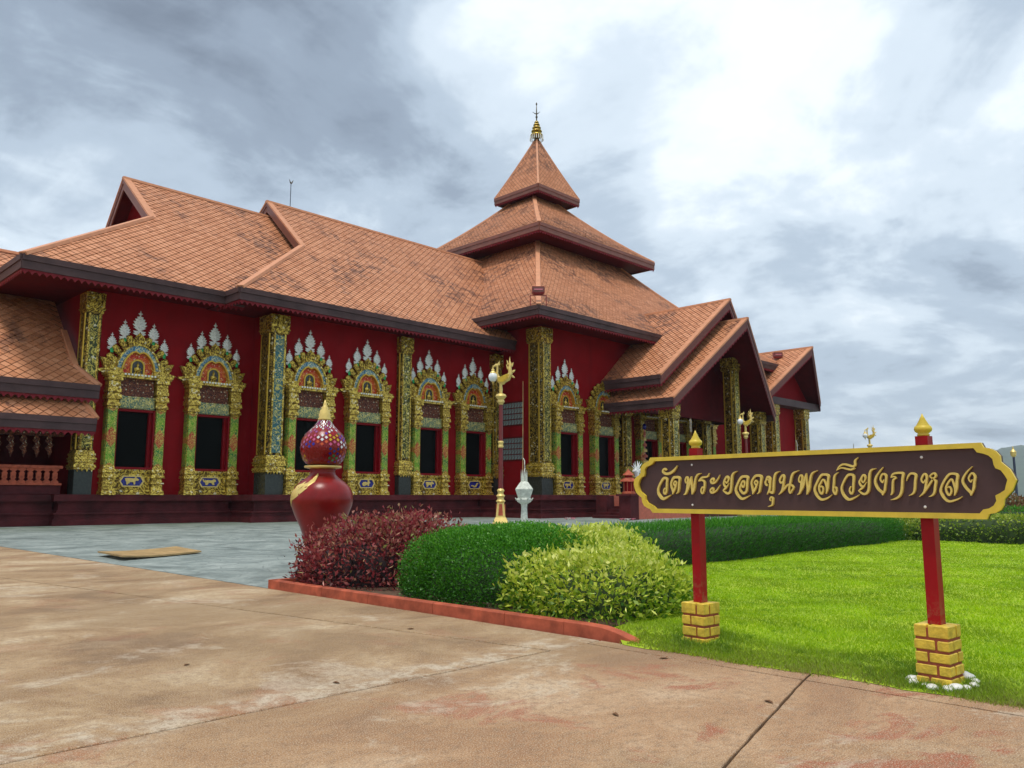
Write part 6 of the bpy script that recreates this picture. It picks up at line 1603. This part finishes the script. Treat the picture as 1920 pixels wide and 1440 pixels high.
shrub('far_hedge', (33.6, 2.0, 0.0), [((0, 0, 0), (0.7, 14.0, 0.95))], 26000, (0.06, 0.16), (0.010, 0.02), HEDGE, 'plain green hedge running behind the yellow green one', 'hedge', 26, p=6.0, amp=0.02, depth=0.25, up=0.8, spread=0.5, tone=toneH)
CRO = [(0.06, 0.03, 0.015), (0.16, 0.06, 0.03), (0.26, 0.13, 0.05), (0.14, 0.16, 0.04)]
for i, (x, y, r) in enumerate(((53, 21.5, 1.5), (52, 19.2, 1.6), (51, 17.0, 1.5), (50, 14.9, 1.6), (49, 13.0, 1.5), (48, 11.2, 1.7))):
    shrub('croton_shrub', (x, y, 0), [((0, 0, 0), (r, r, 1.15 + 0.12 * (i % 3)))], 2600, (0.12, 0.22), (0.035, 0.06), CRO, 'rusty red croton shrub in the row beyond the hedges', 'shrub', 30 + i, amp=0.08, depth=0.35, group='croton shrubs beyond the hedges', core=(0.03, 0.02, 0.012))
# far lamp post at the right edge
fp = thing('lamp_post', (60.0, 13.05, 0), 'thin dark lamp post with a pale foot beyond the hedges', 'lamp')
MB().lathe([(0.30, 0), (0.28, 0.4), (0.16, 0.7), (0.14, 0.9)], 12).build('foot', 'gold_cream', fp)
MB().lathe([(0.085, 0.9), (0.07, 3.9)], 10).build('pole', 'pole_dark', fp)
MB().lathe([(0.10, 2.2), (0.12, 2.25), (0.10, 2.32)], 10).build('ring', 'gold_cream', fp)
MB().lathe([(0.08, 3.9), (0.16, 4.0), (0.18, 4.25), (0.06, 4.4), (0.02, 4.6)], 10).build('head', 'gold_cream', fp)

# a few dry leaves blown over the road
simple('dry_leaf', (0.16, 0.075, 0.03), 0.8, var=0.4, scale=30)
DL = [('curled brown leaf lying on the road slab before the sign', 5.35, 2.75), ('small dry leaf on the pale road slab near the kerb', 5.55, 6.9), ('dry leaf by the long road joint', 3.6, 5.35), ('brown leaf lying in the middle of the tan road slab', 3.1, 6.8), ('tiny brown leaf on the road beside the lawn edge', 6.1, 4.1), ('dry brown leaf on the red stained slab', 4.35, 3.3)]
for i, (lab, x, y) in enumerate(DL):
    s_ = random.uniform(0.03, 0.05)
    m = MB(); m.add([(-1 * s_, 0, 0.004), (-0.3 * s_, 0.36 * s_, 0.012), (0.5 * s_, 0.30 * s_, 0.010), (1.1 * s_, 0, 0.003), (0.4 * s_, -0.34 * s_, 0.014), (-0.4 * s_, -0.36 * s_, 0.008), (0, 0, 0.002)], [(0, 5, 6), (5, 4, 6), (4, 3, 6), (3, 2, 6), (2, 1, 6), (1, 0, 6)])
    o = m.build('dry_leaf', 'dry_leaf', loc=(x, y, 0.001)); o.rotation_euler = (0, 0, random.uniform(0, 6.28)); tag(o, lab, 'leaf', 'dry leaves on the road')
# ================================================================== moist air over the valley
hz = MB(); hz.box(-4600, 4600, -4600, 4600, -2.0, 330)
t = NT('haze_air')
vp = t.n.new('ShaderNodeVolumePrincipled'); vp.inputs['Color'].default_value = (0.80, 0.88, 0.96, 1); vp.inputs['Density'].default_value = 0.00014; vp.inputs['Anisotropy'].default_value = 0.0
t.l.new(vp.outputs[0], t.out.inputs['Volume'])
for l_ in list(t.l):
    if l_.to_socket == t.out.inputs['Surface']: t.l.remove(l_)
t.n.remove(t.b)
tag(hz.build('haze', 'haze_air'), 'thin pale haze lying over the valley and hills', 'haze', kind='stuff')
